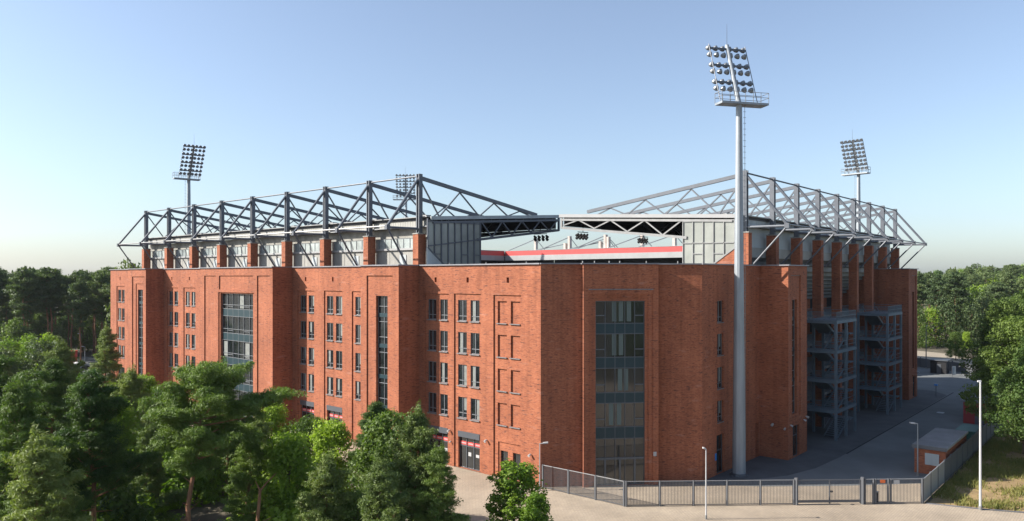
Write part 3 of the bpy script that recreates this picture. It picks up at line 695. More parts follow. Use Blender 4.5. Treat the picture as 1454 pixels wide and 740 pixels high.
# ------------------------------------------------------------------ floodlight masts
def dome(mb, c, ax, r, l, n=10):
    c = Vector(c); ax = Vector(ax).normalized()
    pr = [(0,.25),(l*.35,.72),(l*.7,.95),(l,1.0)]
    up = Vector((0,0,1)) if abs(ax.z) < .9 else Vector((1,0,0)); sd = ax.cross(up).normalized(); u2 = sd.cross(ax)
    o = len(mb.v)
    for a_, rr in pr:
        for k in range(n): t = 2*math.pi*k/n; mb.v.append(tuple(c+ax*a_+(sd*math.cos(t)+u2*math.sin(t))*r*rr))
    for i in range(3):
        for k in range(n): mb.f.append((o+i*n+k, o+i*n+(k+1)%n, o+(i+1)*n+(k+1)%n, o+(i+1)*n+k)); mb.m.append(0)
    mb.f.append(tuple(range(o,o+n))[::-1]); mb.m.append(0); mb.f.append(tuple(range(o+3*n,o+4*n))); mb.m.append(0)
def mast(loc, zp, face, lean, rows, label, headh=6.0, hw=2.15, r0=.68, r1=.31):
    root = thing('floodlight_mast', loc, label, 'floodlight', 'floodlight masts around the stadium')
    X, Yv, _ = loc; f = Vector((face[0],face[1],0)).normalized(); s = Vector((f.y,-f.x,0)); o = Vector((X,Yv,0))
    b = MB(); nz = 6
    for k in range(nz): z0 = .25+(zp-.25)*k/nz; z1 = .25+(zp-.25)*(k+1)/nz; ra = r0+(r1-r0)*k/nz; rb = r0+(r1-r0)*(k+1)/nz; b.tube((X,Yv,z0),(X,Yv,z1),ra,rb,12)
    po = b.build('pole', M['mast'], root)
    b = MB(); b.tube((X,Yv,0),(X,Yv,.25),r0*1.35,r0*1.3,12); b.build('base_flange', M['frame'], root)
    b = MB(); q = o+s*(r0*.75)
    for z in np.arange(3, zp, .6): b.bar((q.x,q.y,z),(q.x+s.x*.28,q.y+s.y*.28,z),.04,.04)
    rr = o+s*(r0*.75+.26); b.tube((rr.x,rr.y,2.6),(o.x+s.x*(r1+.35),o.y+s.y*(r1+.35),zp),.025,n=5); b.build('ladder', M['steel_light'], po)
    # platform
    b = MB(); c = o+f*.2; pa = c-s*(hw+.1); pb = c+s*(hw+1.0)
    b.bar((pa.x,pa.y,zp+.1),(pb.x,pb.y,zp+.1),1.5,.22); b.build('platform', M['mast'], root)
    b = MB()
    for e in (-.72,.72):
        for h in (.55,1.05):
            p1 = pa+f*e; p2 = pb+f*e; b.tube((p1.x,p1.y,zp+.2+h),(p2.x,p2.y,zp+.2+h),.03,n=5)
        for k in range(7):
            p1 = pa.lerp(pb,k/6)+f*e; b.tube((p1.x,p1.y,zp+.2),(p1.x,p1.y,zp+1.25),.03,n=5)
    for pp in (pa,pb):
        for h in (.55,1.05): b.tube((pp.x-f.x*.72,pp.y-f.y*.72,zp+.2+h),(pp.x+f.x*.72,pp.y+f.y*.72,zp+.2+h),.03,n=5)
    b.build('railing', M['steel_light'], root)
    top = o+f*lean+Vector((0,0,zp+headh)); bot = o+Vector((0,0,zp))
    hd = MB(); hd.tube(bot, top, r1*.9, r1*.65, 10); spine = hd.build('spine', M['mast'], root)
    fr_ = MB()
    for e in (-hw,hw): fr_.tube(bot+s*e+Vector((0,0,.3)), top+s*e, .045, n=6)
    fr_.tube(top, top+Vector((0,0,2.3)), .03, .012, n=5); fr_.build('frame', M['steel'], root)
    axd = (top-bot).normalized(); lampdir = (f*.8-Vector((0,0,.6))).normalized()
    lm = MB(); dome(lm, (0,0,0), lampdir, .31, .46); me = smooth_mesh(lm.mesh('floodlight', M['lamp']))
    for k in range(rows):
        c = bot+(top-bot)*(.97-k*(.82-.12)/max(1,rows-1) if rows > 3 else .93-k*.285)
        bb = MB(); bb.bar(c-s*hw, c+s*hw, .16, .2); bar = bb.build('crossbar', M['frame'], root)
        for j in range(6):
            e = (-hw+.1)+j*(2*hw-.2)/5
            for dv in (.36, -.46):
                p_ = c+s*e+axd*dv+f*.05
                l = bpy.data.objects.new('floodlight', me); COL.objects.link(l); l.parent = bar; l.location = p_-o-Vector((0,0,0))-Vector((0,0,loc[2]))
    return root
def smooth_mesh(me): me.polygons.foreach_set('use_smooth', [len(p.vertices) == 4 for p in me.polygons]); return me
mast((17,-12.75,0), 38.5, (.57,.82), 2.4, 3, 'tall near floodlight mast standing in front of the right brick facade', 6.9, 2.15)
pp = P(268,148); mast((pp.x,pp.y,0), 39.9, (-.209,-.978), 4.2, 4, 'floodlight mast with its lamp head leaning right behind the left grandstand roof', 6.2, 1.9)
pp = P(576.5,200); mast((pp.x,pp.y,0), 41.2, (-.754,-.657), 1.2, 4, 'farthest floodlight mast, mostly hidden behind the end post of the left roof', 6.6, 2.4)
pp = P(1219,140); mast((pp.x,pp.y,0), 39.9, (-.99,.13), 2.6, 4, 'floodlight mast with its lamp head leaning left behind the right grandstand roof', 6.0, 1.9)

# ------------------------------------------------------------------ steel stair towers
def stair_tower(x0, label):
    x1 = x0+8; y0, y1 = -15.3, -10.9; root = thing('stair_tower', (x0,y0,0), label, 'stair tower', 'steel stair towers of the right facade')
    b = MB()
    for x in (x0, x0+4, x1-.3):
        for y in (y0, y1-.3): b.box(x, x+.3, y, y+.3, 0, 15.0)
    b.build('steel_frame', M['stair'], root)
    for z in (3.8, 7.55, 11.3, 15.05):
        b = MB(); b.box(x0+.302, x0+2.2, y0+.302, y1, z-.18, z); b.box(x1-1.7, x1-.302, y0+.302, y1, z-.18-1.87, z-1.87)
        if z > 15: b.box(x0+2.2, x1-.302, y0+.302, y1, z-.18, z)
        b.box(x0-.03, x0+.298, y0-.03, y1, z-.36, z+.02); b.box(x0+.3, x1+.03, y0-.03, y0+.298, z-.36, z+.02); b.box(x1-.27, x1+.03, y0+.3, y1, z-.36, z+.02); b.build('landing', M['stair'], root)
        b = MB()
        for h in (.1, .55, 1.1):
            b.box(x0+.02, x0+.07, y0, y1, z+h-.02, z+h+.03); b.box(x0+.07, x1, y0+.02, y0+.07, z+h-.02, z+h+.03); b.box(x1-.05, x1, y0+.07, y1, z+h-.02, z+h+.03)
        for y in np.arange(y0, y1, .14): b.box(x0+.03, x0+.055, y, y+.022, z, z+1.1)
        if z > 15 : 
            for x in np.arange(x0, x1, .14): b.box(x, x+.022, y0+.03, y0+.055, z, z+1.1)
        b.build('railing', M['stair'], root)
        # two flights down to the storey below
        zb = z-3.75; b = MB()
        for k in range(10):
            zz = zb+.187*(k+1); x = x0+2.0+.43*k; b.box(x, x+.43, y0+.55, y0+2.15, zz-.05, zz)
            zz = zb+1.87+.187*(k+1); x = x1-1.7-.43*(k+1); b.box(x, x+.43, y0+2.35, y1-.2, zz-.05, zz)
        for yy in (y0+.5, y0+2.2): b.bar((x0+1.9,yy,zb), (x1-1.7,yy,zb+1.87), .06, .3); b.bar((x0+1.9,yy,zb+1), (x1-1.7,yy,zb+2.87), .05, .05)
        for yy in (y0+2.3, y1-.15): b.bar((x1-1.7,yy,zb+1.87), (x0+2.2,yy,zb+3.75), .06, .3); b.bar((x1-1.7,yy,zb+2.87), (x0+2.2,yy,zb+4.75), .05, .05)
        b.add([(x0+2.2,y0+2.35,zb+3.5),(x0+2.2,y1-.2,zb+3.5),(x1-1.7,y1-.2,zb+1.65),(x1-1.7,y0+2.35,zb+1.65)], [(0,1,2,3)])
        b.build('flight', M['stair'], root)
    return root
stair_tower(40, 'steel outside stair tower nearer the tall floodlight mast')
stair_tower(63.5, 'steel outside stair tower beside the far end brick tower')

# ------------------------------------------------------------------ fences and gates
def fence_run(parent, A, B, h=2.25, npan=4, first=True):
    A = Vector((*A,0)); B = Vector((*B,0)); L = (B-A).length; d = (B-A)/L
    for k in range(npan):
        a = A+d*L*k/npan; c = A+d*L*(k+1)/npan; pl = (c-a).length
        b = MB(); n = int(pl/.13)
        for j in range(1, n): p_ = a+d*(pl*j/n); b.box(p_.x-.014, p_.x+.014, p_.y-.014, p_.y+.014, .1, h-.04)
        b.bar((a.x,a.y,.12), (c.x,c.y,.12), .05, .06); pn = b.build('bar_panel', M['fence'], parent)
        b = MB(); b.bar((a.x,a.y,h), (c.x,c.y,h), .06, .06); b.build('top_rail', M['rail_lit_panel'], pn)
    for k in range(npan+1):
        if k == 0 and not first: continue
        p_ = A+d*L*k/npan; b = MB(); b.box(p_.x-.07, p_.x+.07, p_.y-.07, p_.y+.07, 0, h+.05); b.build('fence_post', M['fence'], parent)
fr1 = thing('bar_fence', (0,-.25,0), 'grey steel bar fence running out from the brick corner beside the portal', 'fence')
fence_run(fr1, (-.05,-.3), (.25,-9.4), npan=3)
FA = Vector((.25,-9.5,0)); FB = Vector((18.8,-29.4,0)); fd = (FB-FA).normalized()
def fpt(px):
    a = (px-727)/1051; d = Vector((FY*a+FX,-FX*a+FY,0)); o = Vector((CX,CY,0)); nn_ = Vector((fd.y,-fd.x,0))
    t = (FA-o).dot(nn_)/d.dot(nn_); p_ = o+d*t; return (p_.x, p_.y)
fr2 = thing('bar_fence', (*fpt(888),0), 'long grey steel bar fence across the plaza left of the gates', 'fence')
fence_run(fr2, fpt(889), fpt(1127), npan=5)
gt = thing('double_gate', (*fpt(1130),0), 'wide double leaf bar gate between two thick grey posts', 'gate')
for a, c in ((1133,1177.5),(1178.5,1221)):
    pa, pb = fpt(a), fpt(c); b = MB(); A = Vector((*pa,0)); B = Vector((*pb,0)); L = (B-A).length; n = int(L/.13)
    for j in range(1,n): p_ = A.lerp(B,j/n); b.box(p_.x-.014,p_.x+.014,p_.y-.014,p_.y+.014,.25,2.2)
    lf = b.build('gate_leaf', M['fence'], gt); b = MB()
    b.bar((*pa,2.22),(*pb,2.22),.07,.08); b.bar((*pa,.3),(*pb,.3),.07,.22)
    for p_ in (pa,pb): b.bar((*p_,.1),(*p_,2.25),.07,.07)
    b.build('leaf_frame', M['fence'], lf)
b = MB(); p_ = fpt(1181); b.box(p_[0]-.25,p_[0]+.05,p_[1]-.1,p_[1]+.1,1.15,1.25); b.build('gate_handle', M['dark'], gt)
for px in (1130.5, 1224.5): p_ = fpt(px); b = MB(); b.box(p_[0]-.13,p_[0]+.13,p_[1]-.13,p_[1]+.13,0,2.45); b.build('gate_post', M['fence'], gt)
fr3 = thing('bar_fence', (*fpt(1227),0), 'short fence panel between the double gate and the pedestrian gate', 'fence')
fence_run(fr3, fpt(1228), fpt(1240), npan=1)
g2 = thing('pedestrian_gate', (*fpt(1242),0), 'narrow bar gate with a small orange sign', 'gate')
fence_run(g2, fpt(1243), fpt(1261), npan=1)
g3 = thing('bar_fence', (*fpt(1263),0), 'fence panel with a small white sign next to the corner post', 'fence')
fence_run(g3, fpt(1264.5), fpt(1309), npan=1)
def sign(px, w_, z0, z1, m, label):
    p0 = Vector((*fpt(px-w_/2),0)); p1 = Vector((*fpt(px+w_/2),0)); nn_ = Vector((-.74,-.68,0))*.06
    b = MB(); b.bar(p0+nn_+Vector((0,0,(z0+z1)/2)), p1+nn_+Vector((0,0,(z0+z1)/2)), .02, z1-z0)
    o = b.build('sign', m, loc=tuple(p0)); tag(o, label, 'sign'); return o
sign(1253, 7, 1.92, 2.2, M['orange'], 'small orange warning sign on the narrow gate')
sign(1272.5, 8.5, 1.82, 2.15, M['whitep'], 'small white notice on the fence panel by the corner')
# litter bin by the gate
p_ = fpt(1247); b = MB(); bx_, by_ = p_[0]+.35, p_[1]+.3; rt = thing('litter_bin', (bx_,by_,0), 'dark litter bin seen through the bars of the narrow gate', 'bin')
b.box(bx_-.2,bx_+.2,by_-.2,by_+.2,0,.95); b.build('bin_body', M['dark'], rt); b = MB(); b.box(bx_-.22,bx_+.22,by_-.22,by_+.22,.953,1.02); b.build('bin_lid', M['frame'], rt)
# solid panel fence going back along the grass
sf = thing('panel_fence', (18.8,-29.4,0), 'solid grey panel fence between the yard and the grass', 'fence')
for k in range(34):
    xa = 18.9+k*3.0; b = MB(); b.box(xa+.08, xa+2.94, -29.46, -29.40, .05, 2.2); b.build('fence_panel', M['rail_lit_panel'] if k < 3 else M['fence'], sf)  # first three panels take a paler material: their sunlit tone is in the colour
    b = MB(); b.box(xa-.06, xa+.06, -29.5, -29.36, 0, 2.3); b.build('fence_post', M['fence'], sf)
# far yard fence
ff = thing('panel_fence', (131.4,-4.5,0), 'dark fence closing the far end of the yard', 'fence')
pts = [(140,14),(134.5,2),(131.2,-5),(127.5,-12),(123.5,-19),(121,-24),(120.8,-29)]
for (xa,ya),(xb,yb) in zip(pts, pts[1:]):
    b = MB(); b.bar((xa,ya,1.05),(xb,yb,1.05),.06,2.0); b.build('fence_panel', M['fence'], ff); b = MB(); b.box(xa-.1,xa+.1,ya-.1,ya+.1,0,2.3); b.build('fence_post', M['frame'], ff)

# ------------------------------------------------------------------ sheds, dumpster, lamps
sh = thing('brick_shed', (30.3,-26.3,0), 'small brick shed with a ribbed metal roof behind the corner of the fence', 'shed')
b = MB(); b.box(30.3,41.3,-29.1,-26.2,0,2.7); b.build('wall', M['brick'], sh)
b = MB(); b.box(30.1,41.5,-29.25,-26.0,2.703,2.93); rf = b.build('roof', mat('ribbed_metal_roof', (.40,.42,.43), .4, .3, .15, .5, streak=(.2,3,1)), sh)
b = MB()
for k in range(26): x = 30.3+k*.43; b.box(x, x+.10, -29.2, -26.05, 2.932, 3.02)
b.build('roof_rib', M['coping'], rf)
b = MB(); b.box(30.04,30.10,-29.25,-26.0,2.62,2.98); b.build('roof_fascia', M['frame'], rf)
b = MB(); b.box(30.24,30.297,-28.5,-27.2,1.0,2.2); b.build('shutter', M['panel'], sh)
dm = thing('dumpster', (50,-27.5,0), 'dark green dumpster behind the brick shed', 'dumpster')
b = MB(); b.add([(49,-28.6,.2),(53,-28.6,.2),(53,-26.9,.2),(49,-26.9,.2),(48.6,-28.8,1.6),(53.4,-28.8,1.6),(53.4,-26.7,1.6),(48.6,-26.7,1.6)],[(0,3,2,1),(0,1,5,4),(1,2,6,5),(2,3,7,6),(3,0,4,7)]); b.build('container', M['green'], dm)
b = MB(); b.box(48.55,53.45,-28.85,-26.65,1.602,1.7); b.build('lid', M['green'], dm)
b = MB()
for x in (49.3,52.7):
    for y in (-28.3,-27.1): b.tube((x,y-.05,.12),(x,y+.05,.12),.12)
b.build('wheels', M['dark'], dm)
rs = thing('red_shed', (64,-26,0), 'dark red wooden shed with a grey flat roof half hidden by the big tree', 'shed')
b = MB(); b.box(64,69,-28.5,-24.9,0,3.0); b.build('wall', M['rusty'], rs); b = MB(); b.box(63.8,69.2,-28.7,-24.7,3.003,3.2); b.build('roof', M['coping'], rs)
b = MB(); b.box(63.95,63.997,-27.5,-26.3,0.02,2.2); b.build('door', M['frame'], rs)
def lamp_post(p_, h, arm, label, r=.07, m='mast', head=.5):
    root = thing('street_lamp', (p_[0],p_[1],0), label, 'street lamp', 'street lamps around the stadium')
    b = MB(); b.tube((p_[0],p_[1],.0),(p_[0],p_[1],h),r*1.25,r*.75,10); b.build('post', M[m], root)
    b = MB(); b.tube((p_[0],p_[1],0.0),(p_[0],p_[1],.35),r*1.7,r*1.6,10); b.build('base_sleeve', M['steel_light'], root)
    a = Vector((arm[0],arm[1],0))
    b = MB(); b.tube((p_[0],p_[1],h-.03), Vector((p_[0],p_[1],h+.02))+a*.35, r*.6, n=8); q = Vector((p_[0],p_[1],h+.03))+a*.3; b.bar(q, q+a*head+Vector((0,0,.05)), .3, .12); b.build('lamp_head', M['whitep'], root)
LR = Vector((FY,-FX,0)); LL = -LR
q = P(766.5,71.4); lamp_post(q, 4.55, LR, 'short street lamp against the brick corner left of the bar fence', .06)
q = P(1002.5,63); lamp_post(q, 6.0, LL*.3, 'white street lamp in front of the long bar fence', .055, 'whitep', .6)
q = P(1303,76.8); lamp_post(q, 5.4, LL, 'street lamp inside the yard beside the brick shed', .06)
q = P(1392,65.5); lamp_post(q, 11.3, (FX*.2,FY*.2), 'tall white street lamp standing on the dry grass', .09, 'whitep', .8)
q = P(1315,165); lamp_post(q, 9.5, LR*.4, 'distant street lamp by the far yard fence', .1, 'frame')
for px,t,lab in ((115,182,'distant street lamp with bright head at the left forest edge, upper one'),(120.5,176,'distant street lamp with bright head at the left forest edge, nearer the red kiosk')):
    q = P(px,t); lamp_post(q, 6.5 if px < 117 else 3.9, LL, lab, .07)
bp_ = thing('bollard_sign', (*P(1329,127)[:2],0), 'slim sign post standing alone in the yard asphalt', 'sign post')
q = P(1329,127); b = MB(); b.tube((q.x,q.y,0),(q.x,q.y,2.1),.06); b.build('post', M['frame'], bp_); b = MB(); b.box(q.x-.25,q.x+.25,q.y-.25,q.y+.25,1.9,2.15); b.build('sign_plate', M['blue'], bp_)
bn = thing('flag_pole', (*P(1406.5,170)[:2],0), 'grey pole carrying a tall white banner beside the far road', 'banner pole')
q = P(1406.5,170); b = MB(); b.tube((q.x,q.y,0),(q.x,q.y,7.6),.16,.12); b.build('pole', M['steel_light'], bn)
q2 = q+LR*.6; q3 = q+LR*1.5; b = MB(); b.bar(Vector((q2.x,q2.y,5.7)), Vector((q3.x,q3.y,5.7)), .06, 3.6); b.build('banner', M['whitep'], bn)
b = MB(); b.bar(q+Vector((0,0,7.5)), q3+Vector((0,0,7.5)), .06,.08); b.build('banner_arm', M['steel_light'], bn)
b = MB(); q4 = q+LR*.3; b.bar(q4+Vector((0,0,2.5)), q4+LR*.7+Vector((0,0,2.5)), .06, 1.4); b.build('red_panel', M['red'], bn)
# dark kiosk and board at the far fence
kk = thing('gate_kiosk', (*P(1334,158)[:2],0), 'dark gatehouse kiosk at the far fence of the yard', 'kiosk')
q = P(1334,158); b = MB(); b.box(q.x-1.2,q.x+1.8,q.y-1.5,q.y+1.5,0,2.7); b.build('wall', M['dark'], kk); b = MB(); b.box(q.x-1.5,q.x+2.1,q.y-1.8,q.y+1.8,2.703,2.9); b.build('roof', M['frame'], kk)
b = MB(); b.box(q.x-1.23,q.x-1.203,q.y-.5,q.y+.3,.02,2.0); b.build('door', M['frame'], kk)
bo = thing('notice_board', (*P(1352,152)[:2],0), 'pale blue upright notice board beside the kiosk', 'notice board')
q = P(1352,152); b = MB(); b.bar(q+Vector((0,0,1.3)), q+LR*.75+Vector((0,0,1.3)), .06, 1.8); b.build('board', M['panel'], bo); b = MB(); b.tube(q,q+Vector((0,0,2.2)),.05); b.build('post', M['frame'], bo)
for j, (px,t,l_) in enumerate(((1373.5,125,'white flat traffic marker lying on the yard asphalt, nearer the trees'),(1335.5,112,'small white mark on the yard asphalt near the far brick tower'))):
    q = P(px,t); b = MB(); b.box(q.x-.5,q.x+.5,q.y-.45,q.y+.45,.01,.05); o = b.build('manhole_cover', M['panel'], loc=(q.x,q.y,0)); tag(o, l_, 'manhole cover')
rk = thing('red_kiosk', (*P(105.5,172)[:2],0), 'small red kiosk by the road at the left forest edge', 'kiosk')
q = P(105.5,172); b = MB(); b.box(q.x-.5,q.x+.5,q.y-.5,q.y+.5,0,3.2); b.build('wall', M['red'], rk); b = MB(); b.box(q.x-.6,q.x+.6,q.y-.6,q.y+.6,3.203,3.35); b.build('roof', M['red'], rk)
def car(loc, ang, m, label):
    root = thing('parked_car', loc, label, 'car', 'cars parked behind the stadium'); root.rotation_euler = (0,0,ang)
    prof = [(-2.1,.35),(-2.15,.75),(-1.9,.92),(-1.3,1.0),(-.8,1.42),(.6,1.44),(1.25,1.0),(1.95,.88),(2.12,.65),(2.1,.35)]
    n = len(prof); b = MB(); b.add([(x,-.85,z) for x,z in prof]+[(x,.85,z) for x,z in prof], [tuple(range(n)),tuple(range(n,2*n))[::-1]]+[(k,(k+1)%n,n+(k+1)%n,n+k) for k in range(n)])
    b.build('body', m, root, off=(0,0,0))
    b = MB(); pr = [(-1.22,1.02),(-.78,1.36),(.56,1.38),(1.12,1.02)]
    for s_ in (-.86,.86): b.add([(x,s_,z) for x,z in pr], [(0,1,2,3)])
    b.build('side_windows', M['glass'], root, off=(0,0,0))
    for x in (-1.3,1.3):
        for y in (-.8,.8): b = MB(); b.tube((x,y-.1,.32),(x,y+.1,.32),.32,n=12); b.build('wheel', M['dark'], root, off=(0,0,0))
q = P(112,166); car((q.x,q.y,0), .3, M['whitep'], 'white car parked near the red kiosk at the left forest edge')
q = P(118,159); car((q.x,q.y,0), .3, M['frame'], 'dark grey car parked in front of the white car on the left')

# ------------------------------------------------------------------ trees
rng = np.random.default_rng(11)
def unit(v): return v/np.maximum(1e-6, np.linalg.norm(v, axis=1, keepdims=True))
def leaf_mesh(name, cen, rad, per, w_, l_, m, up=0.25, rnd_n=0.8, rlo=0.5, spk=0.13):
    cen = np.repeat(np.array(cen), per, axis=0); rad = np.repeat(np.array(rad), per, axis=0); n = len(cen)
    d = unit(rng.normal(size=(n,3))); rr = rlo+(1.08-rlo)*rng.random((n,1))**.6
    rr = np.where(rng.random((n,1)) < spk, rr*1.45, rr); pos = cen+d*rad*rr
    nor = unit(d*1.0+rng.normal(size=(n,3))*rnd_n+np.array([0,0,up]))
    tg = unit(np.cross(nor, rng.normal(size=(n,3)))); bt = np.cross(nor, tg)
    sc = (0.6+0.8*rng.random((n,1)))
    a = tg*l_/2*sc; c = bt*w_/2*sc
    v = np.stack([pos-a, pos+c*1.0-a*.1, pos+a, pos-c-a*.1], axis=1).reshape(-1,3)
    me = bpy.data.meshes.new(name); me.vertices.add(4*n); me.loops.add(4*n); me.polygons.add(n)
    me.vertices.foreach_set('co', v.astype(np.float32).ravel()); me.loops.foreach_set('vertex_index', np.arange(4*n, dtype=np.int32))
    me.polygons.foreach_set('loop_start', np.arange(0,4*n,4, dtype=np.int32)); me.materials.append(m); me.update(calc_edges=True); return me
def pine(h, cb, spread, limbs, per, w_, l_, m, seed, bark='bark', lean=.3, clr=.75, tr=.22, step=.62, nq=2, cone=False):
    r_ = random.Random(seed); b = MB(); N = 9
    ph = r_.random()*6; lx, ly = lean*math.cos(ph), lean*math.sin(ph)
    tp = [Vector((lx*(k/N)**2*2+.12*math.sin(k*1.3+ph), ly*(k/N)**2*2+.12*math.cos(k*1.7+ph), h*.97*k/N)) for k in range(N+1)]
    tp[0] = Vector((0,0,-.1))
    b.path(tp, [tr*(1-.85*k/N)+.02 for k in range(N+1)], 8)
    cen = []; rad = []
    def trunk(z): f = max(0,min(.999,z/(h*.97)))*N; i = int(f); return tp[i].lerp(tp[i+1], f-i)
    side = r_.random()*6.28
    for i in range(limbs):
        u = (i+.5)/limbs; z = h*(cb+(0.97-cb)*u**.85); p0 = trunk(z); a = i*2.4+r_.uniform(-.5,.5)
        prof = (0.45+0.75*math.sin(math.pi*min(1,.18+.82*(1-u))))*(1.0 if u < .93 else .5)*(1-.55*u**2.2)
        if cone: prof = .12+1.05*(1-u)**.75*(1.0 if u > .12 else .75)
        L = spread*prof*r_.uniform(.55,1.15)*(1+.25*math.cos(a-side)); el = r_.uniform(-.15,.35)+(.75*u if cone else .5*u)
        d = Vector((math.cos(a)*math.cos(el), math.sin(a)*math.cos(el), math.sin(el)))
        p1 = p0+d*L*.5+Vector((0,0,-.05*L)); p2 = p0+d*L+Vector((r_.uniform(-.2,.2),r_.uniform(-.2,.2),.08*L))
        b.path([p0,p1,p2], [tr*.32*(1-.5*u), tr*.2*(1-.5*u), .015], 5)
        k = max(2, int(L/step))
        for j in range(k):
            f = .38+.62*(j+.5)/k; c = p0.lerp(p2, f) if f > .5 else p0.lerp(p1, f*2)
            sw = .5*L*.35*(1.2-f*.4)
            for q in range(nq):
                cc = c+Vector((r_.uniform(-sw,sw), r_.uniform(-sw,sw), r_.uniform(-.1,.35)))
                if r_.random() < .3: b.path([c, cc], [.025,.01], 4)
                s_ = clr*r_.uniform(.6,1.2); cen.append(tuple(cc)); rad.append((s_*r_.uniform(.8,1.3), s_*r_.uniform(.8,1.3), s_*.42))
    top = tp[-1]
    for q in range(5 if cone else 9): a = q*2.1; z = h*(.80+.035*q if not cone else .93+.015*q); p0 = trunk(min(z,h*.96)); e = p0+Vector((math.cos(a)*(.5 if cone else 1.3)*r_.uniform(.4,1), math.sin(a)*(.5 if cone else 1.3)*r_.uniform(.4,1), r_.uniform(.3,1.0))); cen.append(tuple(e)); rad.append((.22,.22,.5))
    for q in range(4): cen.append((top.x+r_.uniform(-.4,.4), top.y+r_.uniform(-.4,.4), top.z-.2*q)); rad.append((clr*.7,clr*.7,clr*.55))
    # a few dead stubs under the crown
    for i in range(7):
        z = h*cb*r_.uniform(.5,1.0); p0 = trunk(z); a = r_.random()*6.28; L = r_.uniform(.6,1.8); b.path([p0, p0+Vector((math.cos(a)*L, math.sin(a)*L, r_.uniform(-.1,.5)))], [.05,.015], 4)
    return b.mesh('trunk', M[bark]), leaf_mesh('crown', cen, rad, per, w_, l_, m)
def broad(h, cb, rx, n, per, w_, l_, m, seed, clr=.8, taper=.5, tr=.16, bark='bark2'):
    r_ = random.Random(seed); b = MB(); cen = []; rad = []
    tp = [Vector((.15*math.sin(k+seed), .15*math.cos(k*1.4+seed), h*.9*k/6)) for k in range(7)]; tp[0] = Vector((0,0,-.1))
    b.path(tp, [tr*(1-.13*k) for k in range(7)], 8)
    for i in range(n):
        u = (i+.5)/n; z = h*(cb+(1-cb)*u); R_ = rx*math.sin(math.pi*(.12+.82*(u**(taper))))**.7 if taper < 1 else rx*(1-u)**.6
        a = i*2.399+r_.uniform(-.6,.6); rr = R_*math.sqrt(r_.uniform(.25,1.0))*r_.uniform(.75,1.2)
        c = Vector((math.cos(a)*rr, math.sin(a)*rr, z-.1*rr)); s_ = clr*r_.uniform(.55,1.25)
        cen.append(tuple(c)); rad.append((s_, s_, s_*.75))
        if i % 3 == 0: q = max(.15, (z-.45*rr)/h); k = min(5, int(q*6/.9)); b.path([tp[k], tp[k].lerp(c,.5)+Vector((0,0,-.15)), c], [tr*.3,tr*.2,.02], 5)
    return b.mesh('trunk', M[bark]), leaf_mesh('crown', cen, rad, per, w_, l_, m, up=.4)
def plant(name, meshes, loc, s, rot, label, cat, group=None, sz=None):
    root = thing(name, loc, label, cat, group); root.rotation_euler = (0,0,rot); root.scale = (s,s,s*(sz or 1))
    for nm, me in zip(('trunk','crown'), meshes):
        o = bpy.data.objects.new(nm, me); COL.objects.link(o); o.parent = root
    return root
# near kinds (heights of the models in metres)
PN = [pine(15.5,.42,3.3,50,95,.05,.25,M['pine'],1,clr=.46,step=.40,nq=4,cone=True), pine(15.5,.55,4.1,42,95,.05,.25,M['pine'],2,lean=.6,clr=.46,step=.40,nq=4), pine(15.5,.18,3.5,66,90,.05,.25,M['pine'],3,clr=.46,step=.42,nq=3,cone=True),
      pine(11,.08,3.0,60,90,.05,.23,M['pine2'],4,tr=.16,clr=.40,step=.40,nq=3,cone=True)]
DN = [broad(11,.22,3.0,120,150,.16,.22,M['decid'],1), broad(10,.15,3.2,120,150,.15,.2,M['decid2'],2), broad(8,.12,2.1,85,170,.13,.19,M['decid'],3,clr=.55,taper=.45,tr=.1)]
BT = broad(16,.26,5.6,300,170,.17,.24,M['decid2'],7,clr=.95,taper=.6,tr=.35)
SHR = [broad(3.2,.0,2.0,45,120,.15,.2,M['decid'],21,clr=.6,tr=.05), broad(3.6,.0,2.2,45,120,.14,.2,M['decid2'],22,clr=.65,tr=.05)]
